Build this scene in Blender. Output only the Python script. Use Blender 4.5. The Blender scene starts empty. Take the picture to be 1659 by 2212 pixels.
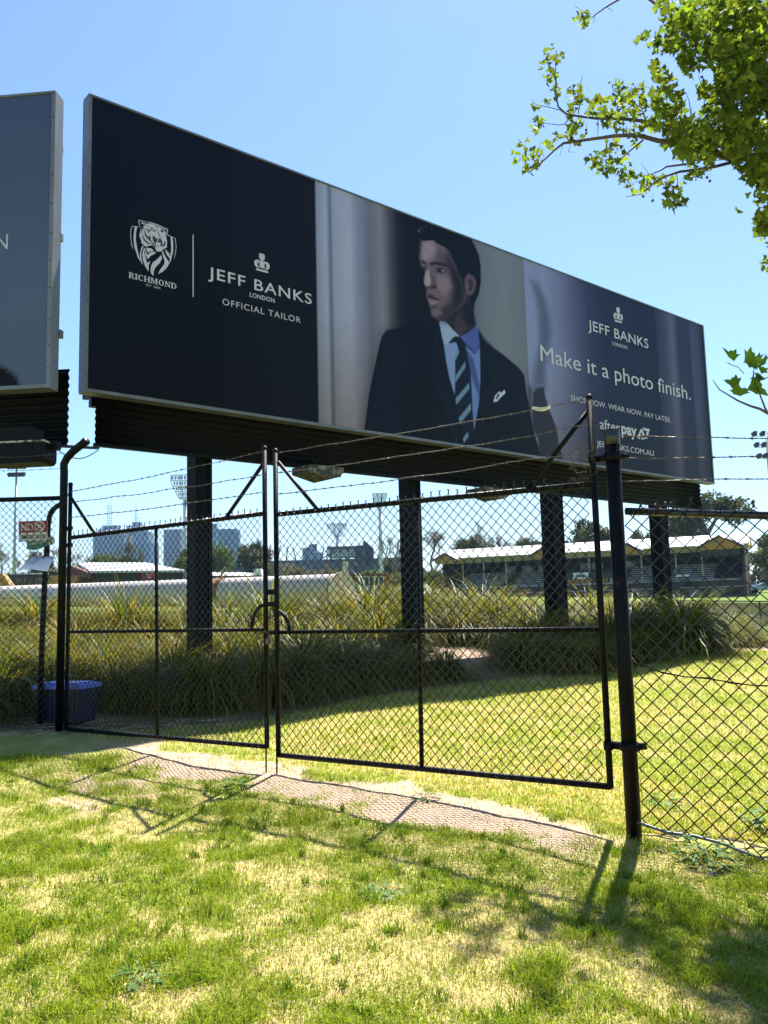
import bpy, math, random
import numpy as np
from mathutils import Vector, Matrix
R = math.radians
random.seed(7); RNG = np.random.default_rng(11)
scn = bpy.context.scene
COL = scn.collection

# ------------------------------------------------------------------ camera
TH, RO, FPX = 0.1144, 0.0251, 1813.4          # pitch, roll, focal length in pixels of a 1659 x 2212 picture
EYE = np.array([0.0, 0.0, 1.6])
_w = np.array([0, math.cos(TH), math.sin(TH)]); _r0 = np.array([1.0, 0, 0]); _u0 = np.array([0, -math.sin(TH), math.cos(TH)])
_r = math.cos(RO)*_r0 - math.sin(RO)*_u0; _u = math.sin(RO)*_r0 + math.cos(RO)*_u0
cam_d = bpy.data.cameras.new('camera'); cam = bpy.data.objects.new('camera', cam_d); COL.objects.link(cam)
cam_d.sensor_fit = 'HORIZONTAL'; cam_d.sensor_width = 36; cam_d.lens = 36*FPX/1659
cam_d.clip_start = 0.05; cam_d.clip_end = 9000
cam.matrix_world = Matrix(((_r[0], _u[0], -_w[0], EYE[0]), (_r[1], _u[1], -_w[1], EYE[1]), (_r[2], _u[2], -_w[2], EYE[2]), (0, 0, 0, 1)))
scn.camera = cam
scn.render.resolution_x = 768; scn.render.resolution_y = 1024

# ------------------------------------------------------------------ sky and sun
SUN_EL, SUN_AZ = R(59), R(20)                   # azimuth measured from +Y towards +X
world = bpy.data.worlds.new("World"); scn.world = world; world.use_nodes = True
wn = world.node_tree; wn.nodes.clear()
sky = wn.nodes.new('ShaderNodeTexSky'); sky.sky_type = 'NISHITA'; sky.sun_disc = False
sky.sun_elevation = SUN_EL; sky.sun_rotation = SUN_AZ; sky.altitude = 0; sky.air_density = 1.2; sky.dust_density = 0.35; sky.ozone_density = 1.6
bg = wn.nodes.new('ShaderNodeBackground'); bg.inputs[1].default_value = 0.054
wo = wn.nodes.new('ShaderNodeOutputWorld'); tn = wn.nodes.new('ShaderNodeVectorMath'); tn.operation = 'MULTIPLY'; tn.inputs[1].default_value = (0.88, 1.02, 1.22)
wn.links.new(sky.outputs[0], tn.inputs[0]); wn.links.new(tn.outputs[0], bg.inputs[0]); wn.links.new(bg.outputs[0], wo.inputs[0])
sd = bpy.data.lights.new('sun', 'SUN'); sd.energy = 5.0; sd.angle = R(0.53); sd.color = (1.0, 0.955, 0.88)
sun = bpy.data.objects.new('sun', sd); COL.objects.link(sun)
SD = Vector((math.sin(SUN_AZ)*math.cos(SUN_EL), math.cos(SUN_AZ)*math.cos(SUN_EL), math.sin(SUN_EL)))
sun.rotation_euler = SD.to_track_quat('Z', 'Y').to_euler()
scn.view_settings.view_transform = 'Standard'; scn.view_settings.look = 'None'
scn.view_settings.exposure = 1.6; scn.view_settings.gamma = 1.0; scn.view_settings.use_curve_mapping = False
scn.cycles.max_bounces = 8; scn.cycles.transparent_max_bounces = 16

# ------------------------------------------------------------------ helpers
def ray(px, py):
    return _w + _r*((px-829.5)/FPX) - _u*((py-1106)/FPX)
def at(px, py, Y):
    """world point seen at a pixel at forward distance Y"""
    d = ray(px, py); return EYE + d*(Y/d[1])
def onplane(px, py, p0, n):
    d = ray(px, py); return EYE + d*(np.dot(np.asarray(p0)-EYE, n)/np.dot(d, n))
def proj(P):
    d = np.asarray(P, float)-EYE; z = d@_w
    return 829.5+FPX*(d@_r)/z, 1106-FPX*(d@_u)/z
def s2l(c):
    c = np.asarray(c, float)/255.0
    return np.where(c <= 0.04045, c/12.92, ((c+0.055)/1.055)**2.4)

def tag(o, label=None, cat=None, group=None, kind=None):
    if label: o['label'] = label
    if cat: o['category'] = cat
    if group: o['group'] = group
    if kind: o['kind'] = kind
    return o
def thing(name, loc, label, cat, group=None, kind=None):
    o = bpy.data.objects.new(name, None); COL.objects.link(o); o.location = loc; o.empty_display_size = 0.1
    return tag(o, label, cat, group, kind)
def link_mesh(name, me, parent=None):
    o = bpy.data.objects.new(name, me); COL.objects.link(o)
    if parent is not None: o.parent = parent
    return o
def wloc(o):
    v = np.zeros(3)
    while o is not None:
        v = v + np.array(o.location); o = o.parent
    return v

class MB:
    """collects geometry in world space; build() links it as one mesh"""
    def __init__(s): s.v = []; s.f = []; s.n = 0; s.m = []; s.mi = 0
    def add(s, v, f):
        v = np.asarray(v, float).reshape(-1, 3); s.v.append(v)
        for q in f: s.f.append(tuple(int(i)+s.n for i in q)); s.m.append(s.mi)
        s.n += len(v); return s
    def box(s, c, size, ax=None):
        c = np.asarray(c, float); h = np.asarray(size, float)/2
        if ax is None: ax = np.eye(3)
        ax = np.asarray(ax, float)
        v = [c + ax[0]*h[0]*i + ax[1]*h[1]*j + ax[2]*h[2]*k for i in (-1, 1) for j in (-1, 1) for k in (-1, 1)]
        return s.add(v, [(0, 1, 3, 2), (4, 6, 7, 5), (0, 4, 5, 1), (2, 3, 7, 6), (0, 2, 6, 4), (1, 5, 7, 3)])
    def quad(s, a, b, c, d): return s.add([a, b, c, d], [(0, 1, 2, 3)])
    def prism(s, pts, vec):
        pts = np.asarray(pts, float); n = len(pts); vec = np.asarray(vec, float)
        v = np.vstack([pts, pts+vec])
        return s.add(v, [tuple(range(n))[::-1], tuple(range(n, 2*n))] + [(i, (i+1) % n, n+(i+1) % n, n+i) for i in range(n)])
    def tube(s, pts, r, n=10, cap=True):
        pts = np.asarray(pts, float); m = len(pts)
        rr = np.full(m, r) if np.isscalar(r) else np.asarray(r, float)
        t = np.gradient(pts, axis=0) if m > 2 else np.repeat((pts[1]-pts[0])[None], 2, 0)
        t /= np.linalg.norm(t, axis=1)[:, None]+1e-12
        up = np.array([0, 0, 1.0]) if abs(t[0][2]) < 0.9 else np.array([0, 1.0, 0])
        a = np.cross(t[0], up); a /= np.linalg.norm(a); A = [a]
        for i in range(1, m):
            a = A[-1]-t[i]*np.dot(A[-1], t[i]); a /= np.linalg.norm(a)+1e-12; A.append(a)
        A = np.array(A); Bv = np.cross(t, A); ang = np.arange(n)*2*math.pi/n
        V = (pts[:, None, :] + rr[:, None, None]*(np.cos(ang)[None, :, None]*A[:, None, :] + np.sin(ang)[None, :, None]*Bv[:, None, :])).reshape(-1, 3)
        F = [(i*n+j, i*n+(j+1) % n, (i+1)*n+(j+1) % n, (i+1)*n+j) for i in range(m-1) for j in range(n)]
        if cap: F += [tuple(range(n))[::-1], tuple((m-1)*n+j for j in range(n))]
        return s.add(V, F)
    def sphere(s, c, r, n=8, k=6):
        c = np.asarray(c, float); V = []; F = []
        r = np.asarray([r, r, r] if np.isscalar(r) else r, float)
        for i in range(k+1):
            th = math.pi*i/k
            for j in range(n):
                V.append(c+r*np.array([math.sin(th)*math.cos(2*math.pi*j/n), math.sin(th)*math.sin(2*math.pi*j/n), math.cos(th)]))
        for i in range(k):
            for j in range(n): F.append((i*n+j, (i+1)*n+j, (i+1)*n+(j+1) % n, i*n+(j+1) % n))
        return s.add(V, F)
    def build(s, name, mat, parent=None, smooth=False, local=False, kind=None, label=None):
        me = bpy.data.meshes.new(name)
        V = np.vstack(s.v) if s.v else np.zeros((0, 3))
        if parent is not None and not local: V = V - wloc(parent)
        me.from_pydata(V.tolist(), [], s.f); me.update()
        for mm in (mat if isinstance(mat, (list, tuple)) else [mat]): me.materials.append(mm)
        if isinstance(mat, (list, tuple)): me.polygons.foreach_set('material_index', s.m)
        if smooth: me.polygons.foreach_set('use_smooth', [True]*len(me.polygons))
        o = link_mesh(name, me, parent)
        if kind: o['kind'] = kind
        if label: o['label'] = label
        return o

def raw_mesh(name, V, F, mat, colors=None, smooth=False, loops=3):
    """fast mesh from numpy arrays (all faces with the same corner count)"""
    me = bpy.data.meshes.new(name); V = np.ascontiguousarray(V, dtype=np.float32); F = np.ascontiguousarray(F, dtype=np.int32)
    me.vertices.add(len(V)); me.vertices.foreach_set('co', V.ravel())
    me.loops.add(F.size); me.loops.foreach_set('vertex_index', F.ravel())
    me.polygons.add(len(F)); me.polygons.foreach_set('loop_start', np.arange(0, F.size, loops, dtype=np.int32))
    me.update(calc_edges=True); me.validate()
    if smooth: me.polygons.foreach_set('use_smooth', np.ones(len(F), bool))
    if colors is not None:
        a = me.attributes.new('Col', 'FLOAT_COLOR', 'POINT')
        c = np.ones((len(V), 4), np.float32); c[:, :3] = colors; a.data.foreach_set('color', c.ravel())
    me.materials.append(mat); return me

def vnoise(x, y, seed=0):
    x = np.asarray(x, float); y = np.asarray(y, float); xi = np.floor(x).astype(np.int64); yi = np.floor(y).astype(np.int64); fx = x-xi; fy = y-yi
    def h(a, b):
        n = (a*374761393 + b*668265263 + seed*974711) & 0x7fffffff
        n = ((n ^ (n >> 13))*1274126177) & 0x7fffffff
        return ((n ^ (n >> 16)) & 0xffff)/65535.0
    fx = fx*fx*(3-2*fx); fy = fy*fy*(3-2*fy)
    return (h(xi, yi)*(1-fx)+h(xi+1, yi)*fx)*(1-fy) + (h(xi, yi+1)*(1-fx)+h(xi+1, yi+1)*fx)*fy
def fbm(x, y, o=4, seed=0):
    s = 0; a = 1; t = 0
    for i in range(o): s = s+a*vnoise(x*2**i+i*17.3, y*2**i-i*9.1, seed+i); t += a; a *= 0.55
    return s/t

# ------------------------------------------------------------------ materials
def mat_new(name):
    m = bpy.data.materials.new(name); m.use_nodes = True; nt = m.node_tree; nt.nodes.clear()
    out = nt.nodes.new('ShaderNodeOutputMaterial'); b = nt.nodes.new('ShaderNodeBsdfPrincipled'); nt.links.new(b.outputs[0], out.inputs[0])
    return m, nt, b, out
def pbr(name, c, rough=0.6, metal=0.0, var=0.15, scale=6.0, bump=0.0, bscale=60.0, c2=None, stretch=None, spec=0.5, ramp=(0.35, 0.65)):
    m, nt, b, out = mat_new(name); L = nt.links
    tc = nt.nodes.new('ShaderNodeTexCoord'); mp = nt.nodes.new('ShaderNodeMapping'); L.new(tc.outputs['Object'], mp.inputs[0])
    if stretch: mp.inputs['Scale'].default_value = stretch
    n = nt.nodes.new('ShaderNodeTexNoise'); n.inputs['Scale'].default_value = scale; n.inputs['Detail'].default_value = 6; n.inputs['Roughness'].default_value = 0.62; L.new(mp.outputs[0], n.inputs['Vector'])
    cr = nt.nodes.new('ShaderNodeValToRGB'); L.new(n.outputs['Fac'], cr.inputs[0])
    cr.color_ramp.elements[0].position = ramp[0]; cr.color_ramp.elements[1].position = ramp[1]
    ca = np.array(c, float)
    cr.color_ramp.elements[0].color = (*np.clip(ca*(1-var), 0, 1), 1)
    cr.color_ramp.elements[1].color = (*(np.array(c2) if c2 is not None else np.clip(ca*(1+var), 0, 1)), 1)
    L.new(cr.outputs[0], b.inputs['Base Color'])
    b.inputs['Roughness'].default_value = rough; b.inputs['Metallic'].default_value = metal; b.inputs['Specular IOR Level'].default_value = spec
    if bump:
        n2 = nt.nodes.new('ShaderNodeTexNoise'); n2.inputs['Scale'].default_value = bscale; n2.inputs['Detail'].default_value = 5; L.new(mp.outputs[0], n2.inputs['Vector'])
        bp = nt.nodes.new('ShaderNodeBump'); bp.inputs['Strength'].default_value = bump; bp.inputs['Distance'].default_value = 0.02; L.new(n2.outputs['Fac'], bp.inputs['Height']); L.new(bp.outputs[0], b.inputs['Normal'])
    return m
def leafmat(name, transl=0.45, rough=0.55, gain=1.0, tint=(1.15, 1.25, 0.5), spec=0.15):
    """foliage: colour from the Col attribute, lit through from behind"""
    m, nt, b, out = mat_new(name); L = nt.links
    a = nt.nodes.new('ShaderNodeAttribute'); a.attribute_name = 'Col'
    L.new(a.outputs['Color'], b.inputs['Base Color']); b.inputs['Roughness'].default_value = rough; b.inputs['Specular IOR Level'].default_value = spec
    t = nt.nodes.new('ShaderNodeBsdfTranslucent'); mu = nt.nodes.new('ShaderNodeMix'); mu.data_type = 'RGBA'; mu.blend_type = 'MULTIPLY'; mu.inputs[0].default_value = 1
    L.new(a.outputs['Color'], mu.inputs[6]); mu.inputs[7].default_value = (*[q*gain for q in tint], 1); L.new(mu.outputs[2], t.inputs[0])
    mx = nt.nodes.new('ShaderNodeMixShader'); mx.inputs[0].default_value = transl
    L.new(b.outputs[0], mx.inputs[1]); L.new(t.outputs[0], mx.inputs[2]); L.new(mx.outputs[0], out.inputs[0]); return m
def attrmat(name, rough=0.4, spec=0.5, mul=1.0):
    m, nt, b, out = mat_new(name); L = nt.links
    a = nt.nodes.new('ShaderNodeAttribute'); a.attribute_name = 'Col'; L.new(a.outputs['Color'], b.inputs['Base Color'])
    b.inputs['Roughness'].default_value = rough; b.inputs['Specular IOR Level'].default_value = spec; return m

M_BLACK = pbr('black_steel_paint', (0.0055, 0.006, 0.009), 0.48, 0, 0.5, 9, 0.15, 80, c2=(0.045, 0.022, 0.012), ramp=(0.60, 0.74), spec=0.14)
M_PILLAR = pbr('dark_pillar_paint', (0.006, 0.007, 0.011), 0.6, 0, 0.4, 2.5, 0.1, 30, stretch=(1, 1, 0.15), spec=0.08)
M_WIRE = pbr('wire_vinyl', (0.005, 0.006, 0.009), 0.25, 0, 0.4, 30, spec=0.4)
M_BARB = pbr('galvanised_wire', (0.10, 0.10, 0.11), 0.5, 0.6, 0.4, 25, c2=(0.16, 0.13, 0.11))
M_ALU = pbr('aluminium_trim', (0.15, 0.16, 0.18), 0.45, 0.3, 0.2, 3, 0.1, 40, stretch=(1, 1, 0.3))
M_SKIRT = pbr('corrugated_dark', (0.004, 0.0045, 0.006), 0.5, 0.0, 0.4, 2.2, 0.05, 20, spec=0.10)
M_LETTER = pbr('letter_vinyl', (0.56, 0.55, 0.64), 0.45, 0, 0.05, 8)
M_INK = pbr('dark_vinyl', (0.022, 0.028, 0.048), 0.4, 0, 0.1, 8)
M_WOODPALE = pbr('worn_white_timber', (0.6, 0.52, 0.42), 0.8, 0, 0.25, 8, 0.3, 40)

# ------------------------------------------------------------------ terrain
BX0, BY0, BZ, BYAW, BW, BH = -4.218, 11.629, 4.777, 0.7017, 17.447, 4.5
BU = np.array([math.cos(BYAW), math.sin(BYAW), 0]); BN = np.array([math.sin(BYAW), -math.cos(BYAW), 0])   # BN faces the camera
B0 = np.array([BX0, BY0, BZ])
GL = np.array([-3.694, 9.88]); GR = np.array([1.562, 6.104]); GD = (GR-GL)/np.linalg.norm(GR-GL); GLEN = np.linalg.norm(GR-GL)
_cp = [(-8, 1, 0.05), (0, 0, 0), (8, 0, -0.1), (-6, 4, 0.1), (0, 4, 0.0), (4, 3.5, -0.15), (1.68, 6.07, 0.0), (2.6, 5.6, -0.14), (4.5, 6, -0.3), (7, 6, -0.4), (-8, 9, 0.45), (-12, 12, 0.7)]
for (px, py, Y) in [(150, 1572, 9.9), (0, 1655, 8.4), (-250, 1640, 8.8), (200, 1690, 7.9), (597, 1668, 8.05), (900, 1640, 8.3), (1250, 1560, 11), (600, 1560, 10.7), (300, 1560, 10.9), (1000, 1480, 14.2), (1300, 1458, 16), (1585, 1408, 18), (1000, 1398, 17.8), (1659, 1440, 16.5), (1659, 1360, 34),
                    (740, 1322, 31), (0, 1318, 62), (-400, 1330, 60), (1480, 1358, 38), (1900, 1362, 36), (800, 1297, 95), (450, 1305, 60), (1100, 1297, 110), (1500, 1291, 122), (1640, 1262, 170), (1900, 1262, 170), (100, 1300, 110), (-500, 1310, 110), (2300, 1330, 80), (840, 1325, 45), (840, 1312, 60)]:
    _cp.append(tuple(at(px, py, Y)))
_cp = np.array(_cp)
def _warp(x, y):
    r = np.hypot(x, y)+1e-6; k = np.log1p(r/6.0)*6/r; return x*k, y*k
def _phi(r2): return 0.5*r2*np.log(r2+1e-9)
_wx, _wy = _warp(_cp[:, 0], _cp[:, 1]); _n = len(_cp)
_K = _phi((_wx[:, None]-_wx)**2+(_wy[:, None]-_wy)**2)+np.eye(_n)*0.6
_P = np.stack([np.ones(_n), _wx, _wy], 1)
_sol = np.linalg.solve(np.block([[_K, _P], [_P.T, np.zeros((3, 3))]]), np.concatenate([_cp[:, 2], np.zeros(3)]))
def ground(x, y):
    x = np.atleast_1d(np.asarray(x, float)); y = np.atleast_1d(np.asarray(y, float)); wx, wy = _warp(x, y); z = np.zeros(len(x))
    for i in range(0, len(x), 20000):
        a = wx[i:i+20000]; b = wy[i:i+20000]
        z[i:i+20000] = _phi((a[:, None]-_wx)**2+(b[:, None]-_wy)**2)@_sol[:_n]+_sol[_n]+_sol[_n+1]*a+_sol[_n+2]*b
    z = np.clip(z, -0.6, 4.2)
    r = np.hypot(x, y); t = np.clip((r-190)/150, 0, 1); z = z*(1-t)+4.2*t
    t2 = np.clip((-y-5)/20, 0, 1); z = z*(1-t2)
    bump = (fbm(x*1.6, y*1.6, 4, 3)-0.5)*0.06*np.clip(1.3-r/40, 0, 1)
    return z+bump
def g1(x, y): return float(ground([x], [y])[0])

_q = np.linspace(0, 1, 300)
def _axis(lo, hi, c, fine):
    a = c+np.sinh(np.linspace(-1, 1, 620)*7.2)/np.sinh(7.2)*3600
    a = a[(a > lo) & (a < hi)]; m = (a > fine[0]) & (a < fine[1])
    return np.unique(np.concatenate([a[~m], np.arange(fine[0], fine[1], fine[2])]))
gx = _axis(-3000, 3000, 0.0, (-4.5, 3.6, 0.035)); gy = _axis(-60, 3500, 0.0, (2.6, 9.5, 0.035))
GX, GY = np.meshgrid(gx, gy); X = GX.ravel(); Y = GY.ravel(); Z = ground(X, Y)
gate_s = (X-GL[0])*GD[0]+(Y-GL[1])*GD[1]; gate_d = (X-GL[0])*GD[1]*-1+(Y-GL[1])*GD[0]      # + = beyond the gate
def dirtmask(x, y):
    s = (x-GL[0])*GD[0]+(y-GL[1])*GD[1]; d = -(x-GL[0])*GD[1]+(y-GL[1])*GD[0]
    n = fbm(x*2.2, y*2.2, 4, 21)-0.5; n2 = fbm(x*.7, y*.7, 3, 5)-0.5
    strip = np.clip((0.42+n*1.0+n2*.6-np.abs(d+0.02+0.035*s))/0.14, 0, 1)*np.clip((s-0.5)/0.8, 0, 1)*np.clip((GLEN+0.35-s)/0.6, 0, 1)
    bedf = np.clip((np.hypot(x-1.55, (y-17.2)*.8)-1.3-n)/-0.4, 0, 1)
    rp = np.clip((1.5-np.hypot((x-8.8)*.55, (y-20.0)*1.1)+n)/0.4, 0, 1)
    small = np.clip((fbm(x*1.1+9, y*1.1, 4, 77)-0.73)/0.05, 0, 1)*0.8*(d < 0)
    return np.clip(np.maximum(np.maximum(strip, bedf), np.maximum(rp, small)), 0, 1)
def greenmask(x, y):
    """1 = lush green, 0 = dry straw"""
    d = -(x-GL[0])*GD[1]+(y-GL[1])*GD[0]
    n = fbm(x*4.6+3, y*4.6, 4, 40); n2 = fbm(x*0.6, y*0.6+4, 3, 42)
    near = np.clip(0.70+(n-0.5)*2.5+(n2-0.5)*0.9, 0.08, 1)
    far = np.clip(0.55+(n-0.5)*2.2+(n2-0.5)*0.8+0.03*np.clip(x, -3, 9), 0.1, 1)
    t = np.clip((d-0.3)/1.0, 0, 1); return near*(1-t)+far*t
def bedmask(x, y):
    a = np.arctan2(x, y); px = 829.5+np.tan(a)*FPX
    F = np.interp(px, [-600, 0, 300, 600, 850, 1100, 1300, 1560, 1600], [9, 9.9, 10.1, 11.0, 13.0, 14.9, 15.9, 18.6, 40])
    Bk = np.interp(px, [-600, 0, 300, 600, 850, 1100, 1300, 1560, 1600], [24, 23, 23, 22.5, 22.5, 25, 26, 26.5, 26.5])
    return ((y > F) & (y < Bk))*1.0
straw = np.array([0.42, 0.345, 0.145]); green = np.array([0.18, 0.235, 0.028]); dirt = np.array([0.42, 0.30, 0.215]); soil = np.array([0.085, 0.062, 0.042])
gm = greenmask(X, Y)[:, None]; dm = dirtmask(X, Y)[:, None]; bm_ = bedmask(X, Y)[:, None]
rr = np.hypot(X, Y)[:, None]
C = straw*(1-gm*0.75)+green*gm*0.75
fargreen = np.array([0.125, 0.18, 0.035]); tt = np.clip((rr-24)/6, 0, 1); C = C*(1-tt)+fargreen*tt
C = C*(1-bm_*0.8)+soil*bm_*0.8; C = C*(1-dm)+dirt*dm
nx, ny = len(gx), len(gy); idx = np.arange(nx*ny).reshape(ny, nx)
F = np.stack([idx[:-1, :-1].ravel(), idx[:-1, 1:].ravel(), idx[1:, 1:].ravel(), idx[1:, :-1].ravel()], 1)
mg, nt, b, out = mat_new('ground_surface'); L = nt.links
a = nt.nodes.new('ShaderNodeAttribute'); a.attribute_name = 'Col'
tc = nt.nodes.new('ShaderNodeTexCoord')
n1 = nt.nodes.new('ShaderNodeTexNoise'); n1.inputs['Scale'].default_value = 60; n1.inputs['Detail'].default_value = 8; n1.inputs['Roughness'].default_value = 0.75; L.new(tc.outputs['Object'], n1.inputs['Vector'])
mr = nt.nodes.new('ShaderNodeMapRange'); mr.inputs[1].default_value = 0.3; mr.inputs[2].default_value = 0.7; mr.inputs[3].default_value = 0.45; mr.inputs[4].default_value = 1.5; L.new(n1.outputs['Fac'], mr.inputs[0])
vm = nt.nodes.new('ShaderNodeVectorMath'); vm.operation = 'SCALE'; L.new(a.outputs['Color'], vm.inputs[0]); L.new(mr.outputs[0], vm.inputs['Scale']); L.new(vm.outputs[0], b.inputs['Base Color'])
b.inputs['Roughness'].default_value = 0.95; b.inputs['Specular IOR Level'].default_value = 0.1
n2 = nt.nodes.new('ShaderNodeTexNoise'); n2.inputs['Scale'].default_value = 45; n2.inputs['Detail'].default_value = 8; L.new(tc.outputs['Object'], n2.inputs['Vector'])
bp = nt.nodes.new('ShaderNodeBump'); bp.inputs['Strength'].default_value = 0.7; bp.inputs['Distance'].default_value = 0.02; L.new(n2.outputs['Fac'], bp.inputs['Height']); L.new(bp.outputs[0], b.inputs['Normal'])
me = raw_mesh('ground', np.stack([X, Y, Z], 1), F, mg, C, True, 4)
go = link_mesh('ground', me); tag(go, 'grass and dirt ground of the park and the sports oval', 'ground', kind='structure')

# ------------------------------------------------------------------ billboard helpers
def Zm(ox, oy, s, pts):
    """points read in an enlarged view -> pixels of the 1659-wide picture"""
    k = 1659/2500.0
    return [((ox+x/s)*k, (oy+y/s)*k) for x, y in pts]
def buv(p, p0=B0, u=BU, n=BN):
    P = onplane(p[0], p[1], p0, n); d = P-p0; return float(np.dot(d, u)), float(d[2])
_txtcache = {}
def text_mesh(s, bold=0.0, space=1.0):
    k = (s, bold, space)
    if k in _txtcache: return _txtcache[k]
    cu = bpy.data.curves.new('t', 'FONT'); cu.body = s; cu.size = 1.0; cu.offset = bold; cu.space_character = space; cu.resolution_u = 4
    o = bpy.data.objects.new('t', cu); COL.objects.link(o); bpy.context.view_layer.update()
    me = bpy.data.meshes.new_from_object(o.evaluated_get(bpy.context.evaluated_depsgraph_get()))
    v = np.array([q.co[:] for q in me.vertices]); f = [tuple(p.vertices) for p in me.polygons]
    bpy.data.objects.remove(o); bpy.data.curves.remove(cu); bpy.data.meshes.remove(me)
    _txtcache[k] = (v, f); return v, f
def place_text(mb, s, org, ux, uz, width=None, cap=0.1, bold=0.0, space=1.0, nrm=(0, -1, 0), off=0.004, capref=0.7):
    """flat lettering: org = left end of the baseline, ux / uz = directions along and up"""
    v, f = text_mesh(s, bold, space); x0 = v[:, 0].min(); w = v[:, 0].max()-x0
    sy = cap/capref; sx = width/w if width else sy
    V = np.asarray(org)[None]+(v[:, 0:1]-x0)*sx*np.asarray(ux)[None]+v[:, 1:2]*sy*np.asarray(uz)[None]+np.asarray(nrm)[None]*off
    mb.add(V, f)
ZUP = np.array([0, 0, 1.0])
def board_text(name, s, pl, pr, cap_px, parent, mat=None, bold=0.0, space=1.0, width_to=None, off=0.012):
    """lettering on the big billboard between two baseline pixels"""
    a = buv(pl); c = buv(pr); w = c[0]-a[0]; zb = (a[1]+c[1])/2
    mid = ((pl[0]+pr[0])/2, (pl[1]+pr[1])/2); h = buv((mid[0], mid[1]-cap_px))[1]-buv(mid)[1]
    mb = MB(); place_text(mb, s, B0+BU*a[0]+ZUP*zb, BU, ZUP, w, h, bold, space, BN, off)
    return mb.build(name, mat or M_LETTER, parent)

def raster(nu, nv, W, H): return np.zeros((nv, nu, 3))
class Paint:
    """printed artwork: an array of colours over the panel, painted with soft-edged polygons"""
    def __init__(s, W, H, cell):
        s.W, s.H = W, H; s.nu = int(W/cell)+1; s.nv = int(H/cell)+1
        s.u = np.linspace(0, W, s.nu); s.v = np.linspace(0, H, s.nv); s.U, s.V = np.meshgrid(s.u, s.v); s.C = np.zeros((s.nv, s.nu, 3))
    def poly(s, pts, col, blur=0.03, alpha=1.0):
        p = np.asarray(pts, float); lo = p.min(0)-blur*1.2; hi = p.max(0)+blur*1.2
        i0, i1 = np.searchsorted(s.u, [lo[0], hi[0]]); j0, j1 = np.searchsorted(s.v, [lo[1], hi[1]])
        if i1 <= i0 or j1 <= j0: return
        x = s.U[j0:j1, i0:i1]; y = s.V[j0:j1, i0:i1]; ins = np.zeros(x.shape, bool); dd = np.full(x.shape, 1e9); n = len(p)
        for k in range(n):
            a = p[k]; b2 = p[(k+1) % n]; e = b2-a; L2 = e@e+1e-12
            t = np.clip(((x-a[0])*e[0]+(y-a[1])*e[1])/L2, 0, 1); dd = np.minimum(dd, np.hypot(x-a[0]-t*e[0], y-a[1]-t*e[1]))
            c1 = (a[1] > y) != (b2[1] > y)
            with np.errstate(divide='ignore', invalid='ignore'):
                ins ^= c1 & (x < (b2[0]-a[0])*(y-a[1])/(b2[1]-a[1]+1e-15)+a[0])
        al = np.clip(0.5+np.where(ins, dd, -dd)/blur, 0, 1); al = al*al*(3-2*al)*alpha
        s.C[j0:j1, i0:i1] = s.C[j0:j1, i0:i1]*(1-al[..., None])+np.asarray(col)*al[..., None]
    def mesh(s, name, mat, p0, u, n, off=0.0):
        V = (np.asarray(p0)[None]+s.U.ravel()[:, None]*u[None]+s.V.ravel()[:, None]*ZUP[None]+n[None]*off)
        idx = np.arange(s.nu*s.nv).reshape(s.nv, s.nu)
        F = np.stack([idx[:-1, :-1].ravel(), idx[:-1, 1:].ravel(), idx[1:, 1:].ravel(), idx[1:, :-1].ravel()], 1)
        return raw_mesh(name, V, F, mat, s.C.reshape(-1, 3), False, 4)

KP = 1.42                                          # printed inks are lighter than they look in the shade
def ink(r, g, b_):
    l_ = s2l((r, g, b_)); return np.clip(l_*KP*np.clip((l_.mean()/.17)**.33, 0, 1.05)*np.array([1.0, .94, 1.0]), 0.0008, 0.8)
z5 = lambda pts: [buv(q) for q in Zm(1150, 650, 1659/650, pts)]
z7 = lambda pts: [buv(q) for q in Zm(1650, 900, 1659/700, pts)]
P_ = Paint(BW, BH, 0.02)
def ublend(tab):
    us = [t[0] for t in tab]; return np.stack([np.interp(P_.U, us, [ink(*t[1])[k] for t in tab]) for k in range(3)], -1)
ud = lambda x, y: buv((x, y))[0]
uA = ud(685, 650); uB = ud(1137, 700)             # seams between the three printed sections
tab = [(0, (17, 21, 36)), (ud(495, 600)-.02, (16, 20, 34)), (ud(495, 600)+.02, (23, 25, 40)), (uA-0.01, (22, 24, 38)),
       (uA+0.01, (118, 126, 150)), (ud(707, 650), (138, 146, 172)), (ud(716, 650), (88, 94, 120)), (ud(722, 650), (126, 132, 158)), (ud(760, 650), (140, 144, 168)), (ud(778, 650), (112, 116, 144)), (ud(800, 650), (96, 98, 118)),
       (ud(826, 650), (112, 112, 126)), (ud(845, 650), (74, 74, 88)), (ud(862, 650), (40, 42, 56)), (ud(880, 650), (20, 24, 36)), (ud(960, 650), (14, 18, 30)), (ud(1010, 600), (84, 90, 102)), (ud(1040, 640), (98, 105, 118)), (ud(1085, 640), (104, 110, 122)), (uB-0.01, (98, 104, 118)),
       (uB+0.01, (112, 122, 160)), (ud(1180, 700), (112, 120, 156)), (ud(1215, 740), (96, 102, 136)), (ud(1245, 740), (76, 80, 112)), (ud(1275, 750), (52, 56, 90)), (ud(1310, 750), (36, 40, 72)), (ud(1425, 850), (25, 29, 54)),
       (ud(1426.5, 850), (44, 46, 72)), (ud(1445, 850), (62, 62, 88)), (ud(1460, 850), (84, 84, 110)), (ud(1472, 850), (46, 48, 74)), (ud(1498, 880), (38, 40, 66)), (ud(1504, 880), (64, 66, 96)), (ud(1516, 880), (56, 58, 86)), (BW-0.12, (22, 24, 44)), (BW, (20, 22, 40))]
P_.C = ublend(tab)
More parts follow.
